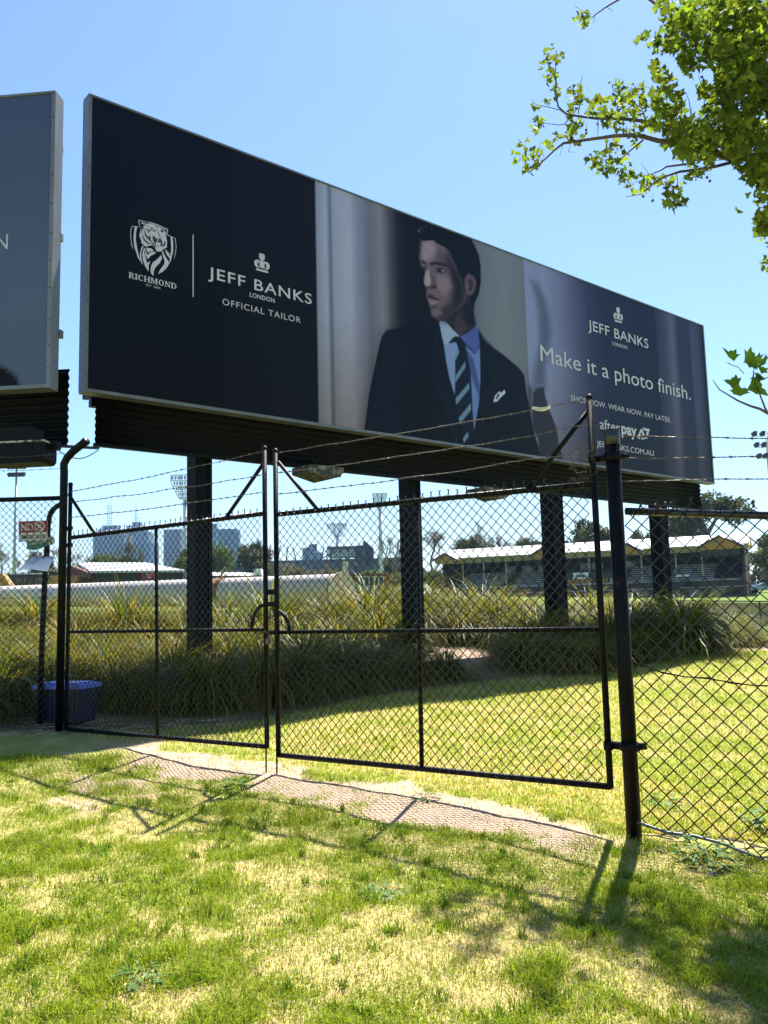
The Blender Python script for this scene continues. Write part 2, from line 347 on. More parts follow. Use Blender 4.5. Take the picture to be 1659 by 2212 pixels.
# lower part of the curtains is printed warmer and darker
wgt = np.clip((2.2-P_.V)/2.2, 0, 1)[..., None]*((P_.U > uA+0.01))[..., None]
P_.C = P_.C*(1-wgt*np.array([0.30, 0.42, 0.55]))
# soft folds
fold = 1+0.05*np.sin(P_.U*9+fbm(P_.U*1.5, P_.V*0.2, 3, 9)*8)*((P_.U > uA) & (P_.U < ud(860, 650)))
P_.C = P_.C*fold[..., None]
P_.poly(z7([(190, 40), (245, 60), (300, 180), (330, 300), (345, 440), (325, 560), (300, 700), (300, 860), (235, 850), (195, 900), (215, 700), (250, 500), (240, 250)]), ink(66, 72, 98), 0.35, 0.75)
P_.poly(z7([(165, 820), (195, 870), (200, 1100), (190, 1180), (160, 1000)]), ink(52, 56, 76), 0.12, 0.8)
P_.poly(z7([(200, 900), (232, 856), (288, 852), (292, 900), (320, 1010), (385, 1170), (402, 1300), (440, 1420), (250, 1440), (240, 1250), (198, 1170)]), ink(44, 42, 52), 0.07, 0.95)
# man in a suit
JK = (11, 17, 31)
P_.poly(z5([(88, 1940), (130, 1620), (175, 1400), (215, 1220), (240, 1130), (275, 1085), (400, 1060), (560, 1040), (715, 1000), (1035, 1070), (1100, 1180), (1250, 1290), (1380, 1400), (1422, 1462), (1440, 1600), (1470, 1780), (1495, 1905), (1540, 2060), (1560, 2200), (80, 2200)]), ink(*JK), 0.03)
P_.poly(z5([(100, 1900), (140, 1620), (225, 1220), (245, 1130), (280, 1095), (420, 1075), (450, 1300), (380, 1700), (430, 2000), (100, 1960)]), ink(20, 27, 50), 0.5, 0.75)
P_.poly(z5([(720, 1010), (760, 1250), (830, 1600), (900, 2000), (860, 2000), (770, 1700), (640, 1450), (700, 1380), (660, 1300), (690, 1100)]), ink(16, 24, 44), 0.12, 0.7)
P_.poly(z5([(1050, 1110), (1180, 1260), (1150, 1400), (1190, 1440), (1060, 1900), (1010, 2060), (1045, 1700), (1060, 1400)]), ink(8, 18, 30), 0.08, 0.8)
P_.poly(z5([(930, 800), (1000, 850), (1003, 950), (1022, 1045), (985, 1120), (880, 1140), (825, 1080), (755, 1000), (790, 900)]), ink(46, 40, 50), 0.05)
P_.poly(z5([(850, 960), (930, 930), (960, 1060), (890, 1130), (840, 1070)]), ink(72, 60, 68), 0.12, 0.7)
P_.poly(z5([(755, 1215), (800, 1190), (880, 1180), (870, 1250), (850, 1330), (846, 1500), (842, 1620), (800, 1480), (770, 1330)]), ink(104, 126, 172), 0.03)
P_.poly(z5([(930, 1210), (1010, 1285), (1052, 1225), (1056, 1500), (1042, 1700), (1004, 1915), (988, 1700), (975, 1400)]), ink(84, 110, 164), 0.03)
P_.poly(z5([(935, 1230), (1000, 1330), (1050, 1540), (1046, 1640), (985, 1480), (950, 1340)]), ink(44, 54, 110), 0.06, 0.7)
P_.poly(z5([(713, 1008), (762, 1010), (825, 1078), (884, 1136), (800, 1196), (757, 1214), (738, 1140)]), ink(126, 146, 176), 0.025)
P_.poly(z5([(886, 1138), (960, 1100), (1022, 1048), (1036, 1080), (1052, 1205), (1016, 1286), (962, 1222), (908, 1172)]), ink(66, 80, 150), 0.025)
P_.poly(z5([(790, 1188), (842, 1134), (885, 1138), (930, 1190), (948, 1340), (975, 1480), (984, 1640), (1000, 1900), (958, 1970), (918, 2024), (904, 1900), (884, 1860), (852, 1706), (846, 1520), (846, 1330), (875, 1240), (850, 1180), (800, 1196)]), ink(22, 26, 56), 0.025)
for q in ([(868, 1238), (882, 1262), (850, 1336), (846, 1300)], [(928, 1345), (932, 1392), (848, 1522), (846, 1470)], [(962, 1520), (964, 1572), (856, 1706), (850, 1652)], [(975, 1692), (980, 1744), (886, 1862), (876, 1814)], [(948, 1930), (960, 1966), (920, 2022), (912, 1984)]):
    P_.poly(z5(q), ink(86, 116, 148), 0.025)
SK = (100, 86, 98)
P_.poly(z5([(575, 340), (640, 330), (700, 350), (800, 380), (860, 480), (900, 600), (930, 640), (940, 790), (930, 860), (880, 910), (800, 965), (740, 1006), (690, 992), (650, 962), (640, 905), (622, 845), (606, 792), (612, 745), (592, 702), (584, 655), (600, 600), (572, 555), (560, 540), (560, 470), (568, 400)]), ink(*SK), 0.03)
P_.poly(z5([(575, 345), (660, 345), (690, 420), (640, 500), (600, 505), (562, 490), (568, 400)]), ink(136, 120, 136), 0.20, 0.8)
P_.poly(z5([(780, 420), (860, 560), (900, 640), (932, 700), (935, 860), (870, 930), (760, 1010), (700, 996), (740, 930), (810, 840), (820, 740), (800, 620), (760, 520)]), ink(40, 35, 44), 0.30, 1.0)
P_.poly(z5([(640, 885), (720, 900), (830, 860), (850, 930), (750, 1008), (690, 994), (655, 955)]), ink(62, 50, 58), 0.18, 0.75)
P_.poly(z5([(700, 430), (800, 470), (830, 560), (760, 530), (700, 500)]), ink(70, 60, 74), 0.2, 0.6)
P_.poly(z5([(700, 620), (790, 640), (820, 720), (760, 800), (700, 740), (690, 660)]), ink(126, 108, 118), 0.16, 0.6)
P_.poly(z5([(602, 600), (628, 575), (645, 690), (630, 722), (600, 718), (588, 690)]), ink(152, 134, 146), 0.05, 0.8)
P_.poly(z5([(640, 600), (680, 640), (690, 735), (650, 738)]), ink(84, 72, 86), 0.07, 0.7)
P_.poly(z5([(598, 712), (640, 722), (692, 700), (690, 742), (640, 742), (615, 735)]), ink(52, 42, 52), 0.03, 0.8)
P_.poly(z5([(560, 492), (604, 518), (606, 545), (570, 528)]), ink(38, 34, 48), 0.04, 0.9)
P_.poly(z5([(634, 524), (690, 512), (760, 530), (806, 566), (760, 556), (690, 540), (640, 548)]), ink(36, 32, 46), 0.04, 0.92)
P_.poly(z5([(680, 560), (745, 556), (780, 590), (745, 618), (692, 606)]), ink(72, 62, 78), 0.05, 0.8)
P_.poly(z5([(692, 574), (736, 568), (760, 590), (742, 606), (704, 602)]), ink(30, 30, 48), 0.02, 0.9)
P_.poly(z5([(734, 578), (752, 590), (738, 600)]), ink(150, 150, 175), 0.02, 0.7)
P_.poly(z5([(574, 552), (606, 560), (610, 588), (586, 590)]), ink(46, 42, 58), 0.025, 0.85)
P_.poly(z5([(612, 786), (640, 784), (670, 800), (726, 836), (680, 836), (640, 824), (620, 812)]), ink(66, 44, 56), 0.025, 0.95)
P_.poly(z5([(628, 828), (690, 842), (712, 846), (690, 866), (650, 878)]), ink(128, 104, 116), 0.03, 0.8)
P_.poly(z5([(640, 880), (700, 872), (690, 900), (650, 905)]), ink(64, 54, 64), 0.05, 0.6)
P_.poly(z5([(660, 910), (720, 905), (740, 950), (690, 975), (655, 950)]), ink(122, 104, 114), 0.07, 0.5)
P_.poly(z5([(1052, 1100), (1064, 1108), (1195, 1262), (1162, 1398), (1200, 1436), (1075, 1880), (1066, 1872), (1186, 1440), (1148, 1402), (1182, 1268)]), ink(26, 36, 58), 0.03, .7)
P_.poly(z5([(715, 1015), (706, 1020), (688, 1100), (652, 1300), (694, 1384), (632, 1452), (760, 1710), (860, 2010), (870, 2000), (772, 1700), (644, 1450), (706, 1382), (664, 1300), (700, 1100)]), ink(30, 38, 62), 0.03, .7)
P_.poly(z5([(250, 1150), (262, 1150), (250, 1400), (190, 1700), (140, 1930), (128, 1930), (180, 1690), (238, 1400)]), ink(28, 36, 62), .06, .6)
# hair and ear
P_.poly(z5([(576, 345), (548, 300), (530, 262), (590, 225), (680, 222), (800, 262), (975, 318), (1012, 385), (1045, 462), (1060, 560), (1060, 690), (1042, 790), (1012, 850), (1000, 920), (960, 820), (930, 790), (905, 660), (868, 610), (856, 555), (826, 500), (800, 430), (760, 395), (700, 366), (672, 340), (630, 338)]), ink(11, 12, 26), 0.03)
P_.poly(z5([(930, 860), (1000, 880), (1003, 960), (1015, 1030), (960, 1060), (900, 980)]), ink(26, 24, 36), 0.12, 0.8)
P_.poly(z5([(928, 650), (955, 614), (1000, 636), (1022, 680), (1008, 760), (975, 796), (936, 790), (926, 722)]), ink(94, 76, 88), 0.05)
P_.poly(z5([(950, 665), (985, 655), (1000, 700), (985, 755), (955, 760), (965, 710)]), ink(48, 38, 50), 0.035, 0.85)
for q in ([(535, 268), (548, 240), (552, 270)], [(560, 262), (572, 236), (580, 268), (570, 240)], [(600, 222), (612, 218), (606, 234)], [(648, 228), (654, 250), (650, 252)]):
    P_.poly(z5(q), ink(90, 96, 124), 0.02, 0.8)
P_.poly(z5([(1165, 1680), (1178, 1628), (1213, 1594), (1232, 1606), (1256, 1578), (1264, 1606), (1230, 1636), (1196, 1676)]), ink(168, 176, 194), 0.025)
P_.poly(z5([(1182, 1650), (1200, 1612), (1220, 1620), (1194, 1662)]), ink(60, 70, 120), 0.02)

gr_ = 1+0.10*(fbm(P_.U*14, P_.V*14, 3, 70)-.5)+0.10*(fbm(P_.U*2.2, P_.V*1.1, 3, 71)-.5); P_.C = np.clip(P_.C*gr_[..., None], .001, .85)
M_POSTER = attrmat('printed_vinyl', 0.38, 0.14)
M_BACK = pbr('board_back_sheet', (0.02, 0.022, 0.025), 0.7, 0, 0.2, 4, spec=.1)
big = thing('billboard', B0, 'huge billboard with a man in a navy suit, on four black pillars behind the gates', 'billboard', 'billboards behind the fence')
poster = link_mesh('poster', P_.mesh('poster', M_POSTER, [0, 0, 0], BU, BN, 0.0), big); poster['label'] = 'dark printed poster with a suited man and white lettering'
mb = MB(); axb = [BU, BN, ZUP]
mb.box(B0+BU*BW/2-BN*0.09+ZUP*BH/2, (BW-0.02, 0.16, BH-0.02), axb); mb.build('backing_panel', M_BACK, big)
def board_frame(parent, p0, W, H, mat):
    def bar(c, size, name='frame'):
        m_ = MB(); m_.box(c, size, axb2); return m_
    m_ = MB(); t = 0.085
    m_.box(p0+axb2[0]*W/2+ZUP*0.015-axb2[1]*0.09, (W, 0.22, 0.05), axb2)        # bottom
    m_.box(p0+axb2[0]*W/2+ZUP*(H-0.01)-axb2[1]*0.09, (W, 0.22, 0.03), axb2)
    for sgn, uu in ((-1, 0.024), (1, W-0.024)):
        m_.box(p0+axb2[0]*(uu)+ZUP*H/2-axb2[1]*0.093, (0.055, 0.214, H-0.06), axb2)
    o = m_.build('frame', mat, parent)
    m2 = MB()
    for uu in (0.024, W-0.024):
        z = 0.25
        while z < H-0.1:
            m2.sphere(p0+axb2[0]*uu+ZUP*z+axb2[1]*0.018, 0.009, 6, 4); z += random.uniform(.28, .5)
    m2.build('rivet', M_BLACK, o)
    return o
axb2 = [BU, BN, ZUP]
board_frame(big, B0, BW, BH, M_ALU)
# corrugated skirt, set back behind the face
def corrugated(p0, u, W, H, period=0.105, amp=0.02, n=(0, -1, 0)):
    k = int(H/period*6); zz = np.linspace(0, H, k+1); off = np.sin(zz/period*2*math.pi)*amp
    m_ = MB(); n = np.asarray(n, float); nu = 12; us = np.linspace(0, W, nu); V = []
    for th in (0, -0.004):
        for a_ in us:
            sag = 0.012*math.sin(a_*1.9)
            for z_, o_ in zip(zz, off): V.append(p0+u*a_+ZUP*z_+n*(o_+th+sag))
    F = []; K = k+1
    for i in range(nu-1):
        for j in range(k): F.append((i*K+j, (i+1)*K+j, (i+1)*K+j+1, i*K+j+1))
    N0 = nu*K
    for i in range(nu-1):
        for j in range(k): F.append((N0+i*K+j, N0+i*K+j+1, N0+(i+1)*K+j+1, N0+(i+1)*K+j))
    for i in (0, nu-1):
        for j in range(k): F.append((i*K+j, i*K+j+1, N0+i*K+j+1, N0+i*K+j))
    for j in (0, k):
        for i in range(nu-1): F.append((i*K+j, (i+1)*K+j, N0+(i+1)*K+j, N0+i*K+j))
    m_.add(V, F); return m_
SO = 0.55                                          # setback
ps0 = B0-BN*SO
a1 = onplane(205, 962, ps0, BN); a2 = onplane(1515, 1100, ps0, BN)
zs0 = (a1[2]+a2[2])/2; us0 = float((a1-ps0)@BU); us1 = float((a2-ps0)@BU)
corrugated(ps0+BU*us0+ZUP*(zs0-BZ), BU, us1-us0, BZ-zs0+0.5, n=BN).build('corrugated_skirt', M_SKIRT, big, smooth=True)
mb = MB()
mb.box(ps0+BU*(us0+us1)/2+ZUP*(zs0-BZ+0.0)-BN*0.02, (us1-us0+0.02, 0.07, 0.05), axb)
mb.box(ps0+BU*(us0+us1)/2+ZUP*(0.12)-BN*0.35, (us1-us0-0.1, 0.12, 0.22), axb); mb.build('lower_beam', M_BLACK, big)
# back cladding and truss (seen from the side only)
corrugated(B0-BN*1.35+BU*1.3+ZUP*(zs0-BZ+.55), BU, BW-2.2, BH+BZ-zs0-0.85, n=-BN).build('rear_cladding', M_SKIRT, big, smooth=True)
mb = MB()
for uu in np.linspace(0.5, BW-0.5, 9):
    mb.box(B0+BU*uu-BN*0.75+ZUP*0.25, (0.08, 1.1, 0.08), axb); mb.box(B0+BU*uu-BN*0.75+ZUP*(BH-0.3), (0.08, 1.1, 0.08), axb)
mb.build('frame_truss', M_BLACK, big)
# pillars
pil_px = [(404, 458, 1100), (864, 911, 1150), (1170, 1219, 1150), (1404, 1444, 1150)]
pz = B0-BN*0.95
pillar_xy = []
for (xa, xb, yy) in pil_px:
    A_ = onplane(xa, yy, pz, BN); B_ = onplane(xb, yy, pz, BN); c = (A_+B_)/2; w = float((B_-A_)@BU)*0.7
    for _ in range(12):
        ex = [proj([*(c+BU*w/2*i+BN*w*.475*j)[:2], A_[2]])[0] for i in (-1, 1) for j in (-1, 1)]
        w *= (xb-xa)/(max(ex)-min(ex)); c = c+BU*((xa+xb)/2-(max(ex)+min(ex))/2)*c[1]/FPX/0.8
    gz = g1(c[0], c[1])-0.3; top = zs0+0.35; pillar_xy.append((c[0], c[1], w))
    m_ = MB(); hh = top-gz; cc = np.array([c[0], c[1], (top+gz)/2])
    t = 0.03; d = w*0.9                            # an H column with its web
    m_.box(cc+BN*d/2, (w, t, hh), axb); m_.box(cc-BN*d/2, (w, t, hh), axb); m_.box(cc+BU*(w/2-t/2-.002), (t, d-t-0.004, hh-.01), axb); m_.box(cc-BU*(w/2-t/2-.002), (t, d-t-0.004, hh-.01), axb)
    p_o = m_.build('pillar', M_PILLAR, big)
    gz2 = g1(c[0], c[1]); m_ = MB(); m_.box([c[0], c[1], gz2+.05], (w*1.7, w*1.7, .05), axb)
    for i in (-1, 1):
        for j in (-1, 1): m_.tube([cc*np.array([1, 1, 0])+BU*w*.7*i+BN*w*.7*j+ZUP*(gz2+.05), cc*np.array([1, 1, 0])+BU*w*.7*i+BN*w*.7*j+ZUP*(gz2+.14)], .02, 6)
    m_.build('base_plate', M_BLACK, p_o)
    m_ = MB(); m_.tube([cc*np.array([1, 1, 0])+BN*(w*.5+.02)+BU*w*.3+ZUP*(gz2+.3), cc*np.array([1, 1, 0])+BN*(w*.5+.02)+BU*w*.3+ZUP*top], .015, 6); m_.build('cable_duct', M_BLACK, p_o)
    m_ = MB(); m_.box(cc+BU*(w/2+0.03)+ZUP*(hh*0.1), (0.05, 0.10, 0.16), axb); m_.sphere(cc+BU*(w/2+0.03)+ZUP*(hh*0.28), 0.03); m_.build('bracket', M_BLACK, p_o)
# floodlight housings hanging under the skirt
M_HOUS = pbr('worn_cream_housing', (0.045, 0.048, 0.036), 0.7, 0, 0.3, 7, c2=(0.22, 0.21, 0.17), ramp=(.5, .62))
def lamp_box(px0, px1, py, dep_off, parent, mat):
    pp = B0-BN*dep_off; A_ = onplane(px0, py, pp, BN); B_ = onplane(px1, py, pp, BN); w = float((B_-A_)@BU); c = (A_+B_)/2
    m_ = MB(); h = 0.16; dp = 0.55
    prof = [(-w/2, 0.12), (w/2, 0.12), (w/2, 0.02), (w*0.15, -0.10), (-w/2, 0.0)]
    m_.prism([c+BU*x_+ZUP*z_+BN*dp/2 for x_, z_ in prof], -BN*dp); o = m_.build('lamp_housing', mat, parent)
    m2 = MB(); m2.box(c+BU*(w/2+0.03)+ZUP*0.06, (0.1, 0.2, 0.14), axb); m2.tube([c+ZUP*0.1, c+ZUP*0.35-BN*0.2], 0.03, 6); m2.build('lamp_bracket', M_BLACK, o)
lamp_box(650, 722, 1026, 0.25, big, M_HOUS); lamp_box(1028, 1085, 1070, 0.25, big, M_HOUS)

# lettering (in enlarged-view pixels)
T6 = lambda *p: Zm(350, 650, 1659/750, p); T7 = lambda *p: Zm(1650, 900, 1659/700, p); K6 = 750/1659*1659/2500; K7 = 700/1659*1659/2500
def bt(name, s, pts, cap, **kw): return board_text(name, s, pts[0], pts[1], cap, poster, **kw)
bt('lettering', 'JEFF BANKS', T6((722, 566), (1468, 752)), 78*K6, bold=0.008, space=1.12)
bt('lettering', 'LONDON', T6((1022, 700), (1200, 743)), 31*K6, bold=0.015, space=1.1)
bt('lettering', 'OFFICIAL TAILOR', T6((825, 757), (1388, 890)), 44*K6, space=1.15)
bt('lettering', 'JEFF BANKS', T7((625, 414), (1090, 553)), 74*K7, bold=0.006, space=1.05)
bt('lettering', 'LONDON', T7((812, 530), (926, 559)), 24*K7, bold=0.012, space=1.05)
bt('lettering', 'Make it a photo finish.', T7((258, 652), (1415, 952)), 112*K7)
bt('lettering', 'SHOP NOW. WEAR NOW. PAY LATER.', T7((492, 956), (1265, 1130)), 41*K7)
bt('lettering', 'after', T7((714, 1170), (872, 1208)), 76*K7, bold=0.004)
bt('lettering', 'pay', T7((882, 1212), (1000, 1232)), 84*K7, bold=0.028)
bt('lettering', 'JEFFBANKS.COM.AU', T7((690, 1302), (1132, 1395)), 43*K7)
bt('lettering', 'EST 1885', Zm(400, 700, 8.295, [(615, 1925), (1000, 2003)]), 55/8.295*1659/2500, bold=0.01, space=1.3)
# serif word, drawn stroke by stroke
def serif_word(name, word, pl, pr, cap_px, parent):
    a = buv(pl); c = buv(pr); zb = (a[1]+c[1])/2; mid = ((pl[0]+pr[0])/2, (pl[1]+pr[1])/2); h = buv((mid[0], mid[1]-cap_px))[1]-buv(mid)[1]
    t = 0.2; sf = 0.09
    def stem(x, w=t, y0=0., y1=1.): return [(x, y0), (x+w, y0), (x+w, y1), (x, y1)]
    def ser(x, w=t, top=True, bot=True, e=0.1):
        r_ = []
        if bot: r_.append([(x-e, 0), (x+w+e, 0), (x+w+e, sf), (x-e, sf)])
        if top: r_.append([(x-e, 1-sf), (x+w+e, 1-sf), (x+w+e, 1), (x-e, 1)])
        return r_
    def arc(cx, cy, rx, ry, a0, a1, wx, wy, n=14):
        r_ = []; an = np.linspace(R(a0), R(a1), n)
        for i in range(n-1):
            p = [(cx+rx*math.cos(an[i]), cy+ry*math.sin(an[i])), (cx+rx*math.cos(an[i+1]), cy+ry*math.sin(an[i+1])), (cx+(rx-wx)*math.cos(an[i+1]), cy+(ry-wy)*math.sin(an[i+1])), (cx+(rx-wx)*math.cos(an[i]), cy+(ry-wy)*math.sin(an[i]))]; r_.append(p)
        return r_
    G = {'I': (0.2, [stem(0)]+ser(0)), 'R': (0.72, [stem(0)]+ser(0, e=.08)+arc(0.28, .74, .36, .26, -90, 90, .2, .09)+[[(.15, 1), (.3, 1), (.3, .9), (.15, .9)], [(.15, .48), (.3, .48), (.3, .57), (.15, .57)], [(.3, .5), (.46, .52), (.74, 0), (.5, 0)], [(.5, 0), (.8, 0), (.8, sf), (.5, sf)]]),
         'C': (0.72, arc(.4, .5, .4, .52, 48, 312, .2, .09)+[[(.62, .68), (.7, .68), (.7, 1.0), (.64, .9)], [(.62, .1), (.7, .1), (.66, .3), (.62, .3)]]), 'H': (0.8, [stem(0), stem(.58), [(.2, .45), (.6, .45), (.6, .55), (.2, .55)]]+ser(0, e=.08)+ser(.58, e=.08)),
         'M': (0.95, [stem(0, .1), stem(.72), [(.02, 1), (.24, 1), (.52, .15), (.42, 0)], [(.42, 0), (.52, .15), (.84, 1), (.72, 1)]]+ser(0, .1)+ser(.72, e=.08)), 'O': (0.8, arc(.4, .5, .4, .52, 0, 360, .2, .08, 22)),
         'N': (0.8, [stem(.04, .1), stem(.62, .1), [(0, 1), (.22, 1), (.72, 0), (.6, 0)]]+ser(.04, .1, e=.1)+ser(.62, .1, bot=False, e=.1)), 'D': (0.78, [stem(0)]+ser(0, e=.08)+arc(.3, .5, .46, .5, -90, 90, .2, .09)+[[(.15, 1), (.32, 1), (.32, .91), (.15, .91)], [(.15, 0), (.32, 0), (.32, .09), (.15, .09)]])}
    tot = sum(G[ch][0]+0.19 for ch in word)-0.19; sx = (c[0]-a[0])/tot; mb_ = MB(); x = 0; k = 0
    for ch in word:
        w, polys = G[ch]
        for pl_ in polys:
            k += 1; mb_.add([B0+BU*(a[0]+(x+q[0])*sx)+ZUP*(zb+q[1]*h)+BN*(0.010+0.0004*(k % 9)) for q in pl_], [tuple(range(len(pl_)))])
        x += w+0.19
    return mb_.build(name, M_LETTER, parent)
serif_word('lettering', 'RICHMOND', *Zm(400, 700, 8.295, [(165, 1712), (1440, 2000)]), 152/8.295*1659/2500, poster)
# crest: tiger head over a shield
WHT = [[(235, 300), (470, 320), (475, 330), (380, 325), (350, 480), (340, 650), (375, 880), (450, 1220), (530, 1360), (400, 1150), (300, 850), (280, 600), (300, 420), (315, 325), (240, 320), (215, 450), (215, 650), (268, 945), (225, 820), (195, 600), (200, 420)],
       [(1165, 515), (1415, 635), (1440, 850), (1420, 1050), (1370, 1220), (1410, 1000), (1425, 850), (1402, 650), (1330, 595), (1355, 750), (1350, 1000), (1290, 1230), (1180, 1430), (1060, 1540), (945, 1595), (1000, 1480), (1110, 1330), (1120, 1250), (1070, 1080), (1045, 1020), (1090, 970), (1100, 1050), (1180, 1190), (1245, 1285), (1265, 1190), (1170, 1060), (1130, 940), (1160, 940), (1230, 1040), (1285, 1130), (1290, 1090), (1215, 990), (1290, 1060), (1300, 900), (1280, 590), (1160, 530)],
       [(600, 260), (640, 235), (760, 235), (880, 280), (1000, 340), (1100, 390), (1140, 450), (1165, 600), (1185, 700), (1180, 880), (1070, 935), (1050, 980), (1000, 992), (910, 985), (860, 900), (790, 820), (690, 835), (600, 860), (540, 790), (482, 750), (500, 700), (465, 650), (470, 600), (438, 590), (445, 510), (480, 390), (540, 300), (590, 290)],
       [(430, 128), (620, 190), (610, 208), (445, 150), (430, 200), (460, 300), (445, 300), (410, 180)], [(475, 190), (520, 205), (600, 235), (590, 260), (540, 255), (490, 220)],
       [(610, 190), (700, 185), (850, 230), (960, 270), (1080, 330), (1200, 380), (1218, 410), (1190, 515), (1168, 515), (1192, 420), (1180, 398), (1060, 346), (940, 290), (840, 248), (700, 202)],
       [(530, 820), (555, 850), (490, 1000), (490, 1150), (530, 1340), (535, 1360), (450, 1200), (455, 1050), (490, 900)], [(575, 890), (605, 900), (570, 1020), (600, 1140), (650, 1300), (740, 1240), (690, 1360), (690, 1530), (600, 1400), (540, 1230), (520, 1080), (540, 960)],
       [(605, 930), (660, 1085), (730, 1010), (800, 990), (890, 1010), (840, 1060), (740, 1110), (670, 1200), (600, 1080)], [(650, 870), (680, 900), (760, 905), (830, 965), (740, 985), (670, 1015), (625, 930)], [(1030, 1080), (1050, 1180), (990, 1300), (870, 1420), (830, 1520), (820, 1650), (760, 1590), (740, 1500), (750, 1400), (800, 1290), (930, 1190)]]
DRK = [[(790, 560), (850, 590), (900, 640), (1010, 640), (1050, 690), (1060, 760), (1050, 850), (870, 850), (830, 750), (795, 650)], [(700, 345), (760, 345), (820, 380), (845, 405), (780, 398)], [(1010, 410), (1060, 390), (1100, 430), (1070, 485), (1020, 460)], [(575, 350), (600, 480), (640, 560), (730, 640), (760, 740), (660, 650), (590, 570), (572, 450)],
       [(610, 370), (720, 410), (800, 430), (700, 442), (640, 412)], [(525, 500), (550, 600), (600, 680), (700, 765), (800, 800), (660, 785), (560, 700), (518, 600)], [(650, 440), (710, 450), (700, 485), (660, 470)], [(690, 560), (730, 560), (745, 680), (860, 850), (880, 960), (840, 880), (700, 650)], [(920, 455), (950, 465), (1000, 580), (1020, 640), (985, 600)],
       [(500, 360), (560, 290), (545, 380), (510, 420), (500, 520), (488, 470)], [(640, 290), (660, 300), (690, 275), (680, 310), (640, 310)], [(860, 300), (940, 340), (920, 360), (880, 330)], [(1060, 870), (1130, 830), (1150, 720), (1130, 700), (1090, 790), (1062, 820)], [(800, 425), (900, 410), (940, 430), (860, 440), (820, 470)]]
FNG = [[(872, 735), (1010, 760), (1000, 842), (882, 838)], [(920, 650), (948, 650), (935, 730), (915, 710)], [(1045, 690), (1075, 690), (1055, 740)]]
def board_polys(name, groups, parent, fn):
    mb_ = MB()
    for gi, (polys, mi) in enumerate(groups):
        mb_.mi = mi
        for q in polys:
            uv = [buv(p) for p in fn(q)]; mb_.add([B0+BU*u_+ZUP*v_+BN*(0.008+0.003*gi) for u_, v_ in uv], [tuple(range(len(uv)))])
    return mb_.build(name, [M_LETTER, M_INK], parent)
board_polys('tiger_crest', [(WHT, 0), (DRK, 1), (FNG, 0)], poster, lambda q: Zm(400, 700, 8.295, q))
board_polys('divider_line', [([[(611, 252), (618, 252), (618, 702), (611, 702)]], 0)], poster, lambda q: Zm(350, 650, 1659/750, q))
def crown(cx, cy, w, h, fn):
    """crown with a cross, in enlarged-view pixels; w wide, h tall, sheared with the board"""
    sh = 0.26
    def T(pts): return [(cx+x*w/2, cy+y*h/2+x*w/2*sh) for x, y in pts]
    W_ = []
    for a0 in range(4):
        c_, s_ = math.cos(a0*math.pi/2), math.sin(a0*math.pi/2)
        W_.append(T([(0+(x*c_-y*s_)*0.36, -0.66+(x*s_+y*c_)*0.34) for x, y in [(-.12, -.1), (.12, -.1), (.85, -1), (-.85, -1)]]))
    for sg in (-1, 1):
        lob = [(sg*(0.52+0.48*math.cos(t_)), 0.22+0.44*math.sin(t_)) for t_ in np.linspace(0, 2*math.pi, 18)[:-1]]; W_.append(T(lob))
    W_.append(T([(-.16, -.3), (.16, -.3), (.16, .62), (-.16, .62)])); W_.append(T([(-.78, .78), (.78, .78), (.78, 1), (-.78, 1)]))
    D_ = [T([(sg*(0.44+0.14*math.cos(t_)), 0.3+0.3*math.sin(t_)) for t_ in np.linspace(0, 2*math.pi, 14)[:-1]]) for sg in (-1, 1)]
    board_polys('crown_emblem', [(W_[:6], 0), (D_, 1), (W_[6:], 0)], poster, fn)
crown(1110, 455, 112, 130, lambda q: Zm(350, 650, 1659/750, q)); crown(856, 297, 72, 116, lambda q: Zm(1650, 900, 1659/700, q))
# looped arrow mark beside the word pay
board_polys('arrow_emblem', [([[(1008, 1228), (1030, 1178), (1044, 1178), (1062, 1228), (1046, 1228), (1036, 1198), (1024, 1228)], [(1040, 1165), (1100, 1178), (1080, 1252), (1062, 1250), (1078, 1192), (1058, 1188), (1050, 1176)], [(1008, 1240), (1026, 1243), (1024, 1254), (1008, 1250)], [(1034, 1243), (1060, 1246), (1058, 1258), (1036, 1256)]], 0)], poster, lambda q: Zm(1650, 900, 1659/700, q))

# ------------------------------------------------------------------ left billboard
LY = 10.3
lyaw = math.atan(0.075*0+0.10)                                 # turned slightly, right end nearer
LU = np.array([math.cos(lyaw), -math.sin(lyaw), 0]); LN = np.array([-math.sin(lyaw), -math.cos(lyaw), 0])
LBR = at(108, 836, LY); hL = at(113, 198, LY)[2]-LBR[2]
LW = 12.0; L0 = LBR-LU*LW
left = thing('billboard', L0, 'blue-grey billboard cut by the left edge of the photo, hung over a black light box', 'billboard', 'billboards behind the fence')
LP = Paint(LW, hL, 0.05)
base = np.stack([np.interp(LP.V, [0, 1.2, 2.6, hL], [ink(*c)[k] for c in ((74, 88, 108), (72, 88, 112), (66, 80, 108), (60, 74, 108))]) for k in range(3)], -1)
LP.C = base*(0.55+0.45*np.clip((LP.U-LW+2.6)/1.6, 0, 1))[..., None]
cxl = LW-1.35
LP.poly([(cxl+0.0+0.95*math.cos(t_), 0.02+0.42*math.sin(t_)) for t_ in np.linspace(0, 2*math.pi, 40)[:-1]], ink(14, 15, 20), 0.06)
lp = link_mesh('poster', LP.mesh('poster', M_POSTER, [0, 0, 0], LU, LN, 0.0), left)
axb2 = [LU, LN, ZUP]
board_frame(left, L0, LW, hL, M_ALU)
MB().box(L0+LU*LW/2-LN*0.09+ZUP*hL/2, (LW-0.02, 0.16, hL-0.02), axb2).build('backing_panel', M_BACK, left)
nb = onplane(17, 538, L0, LN); nw = onplane(16.5, 505, L0, LN)
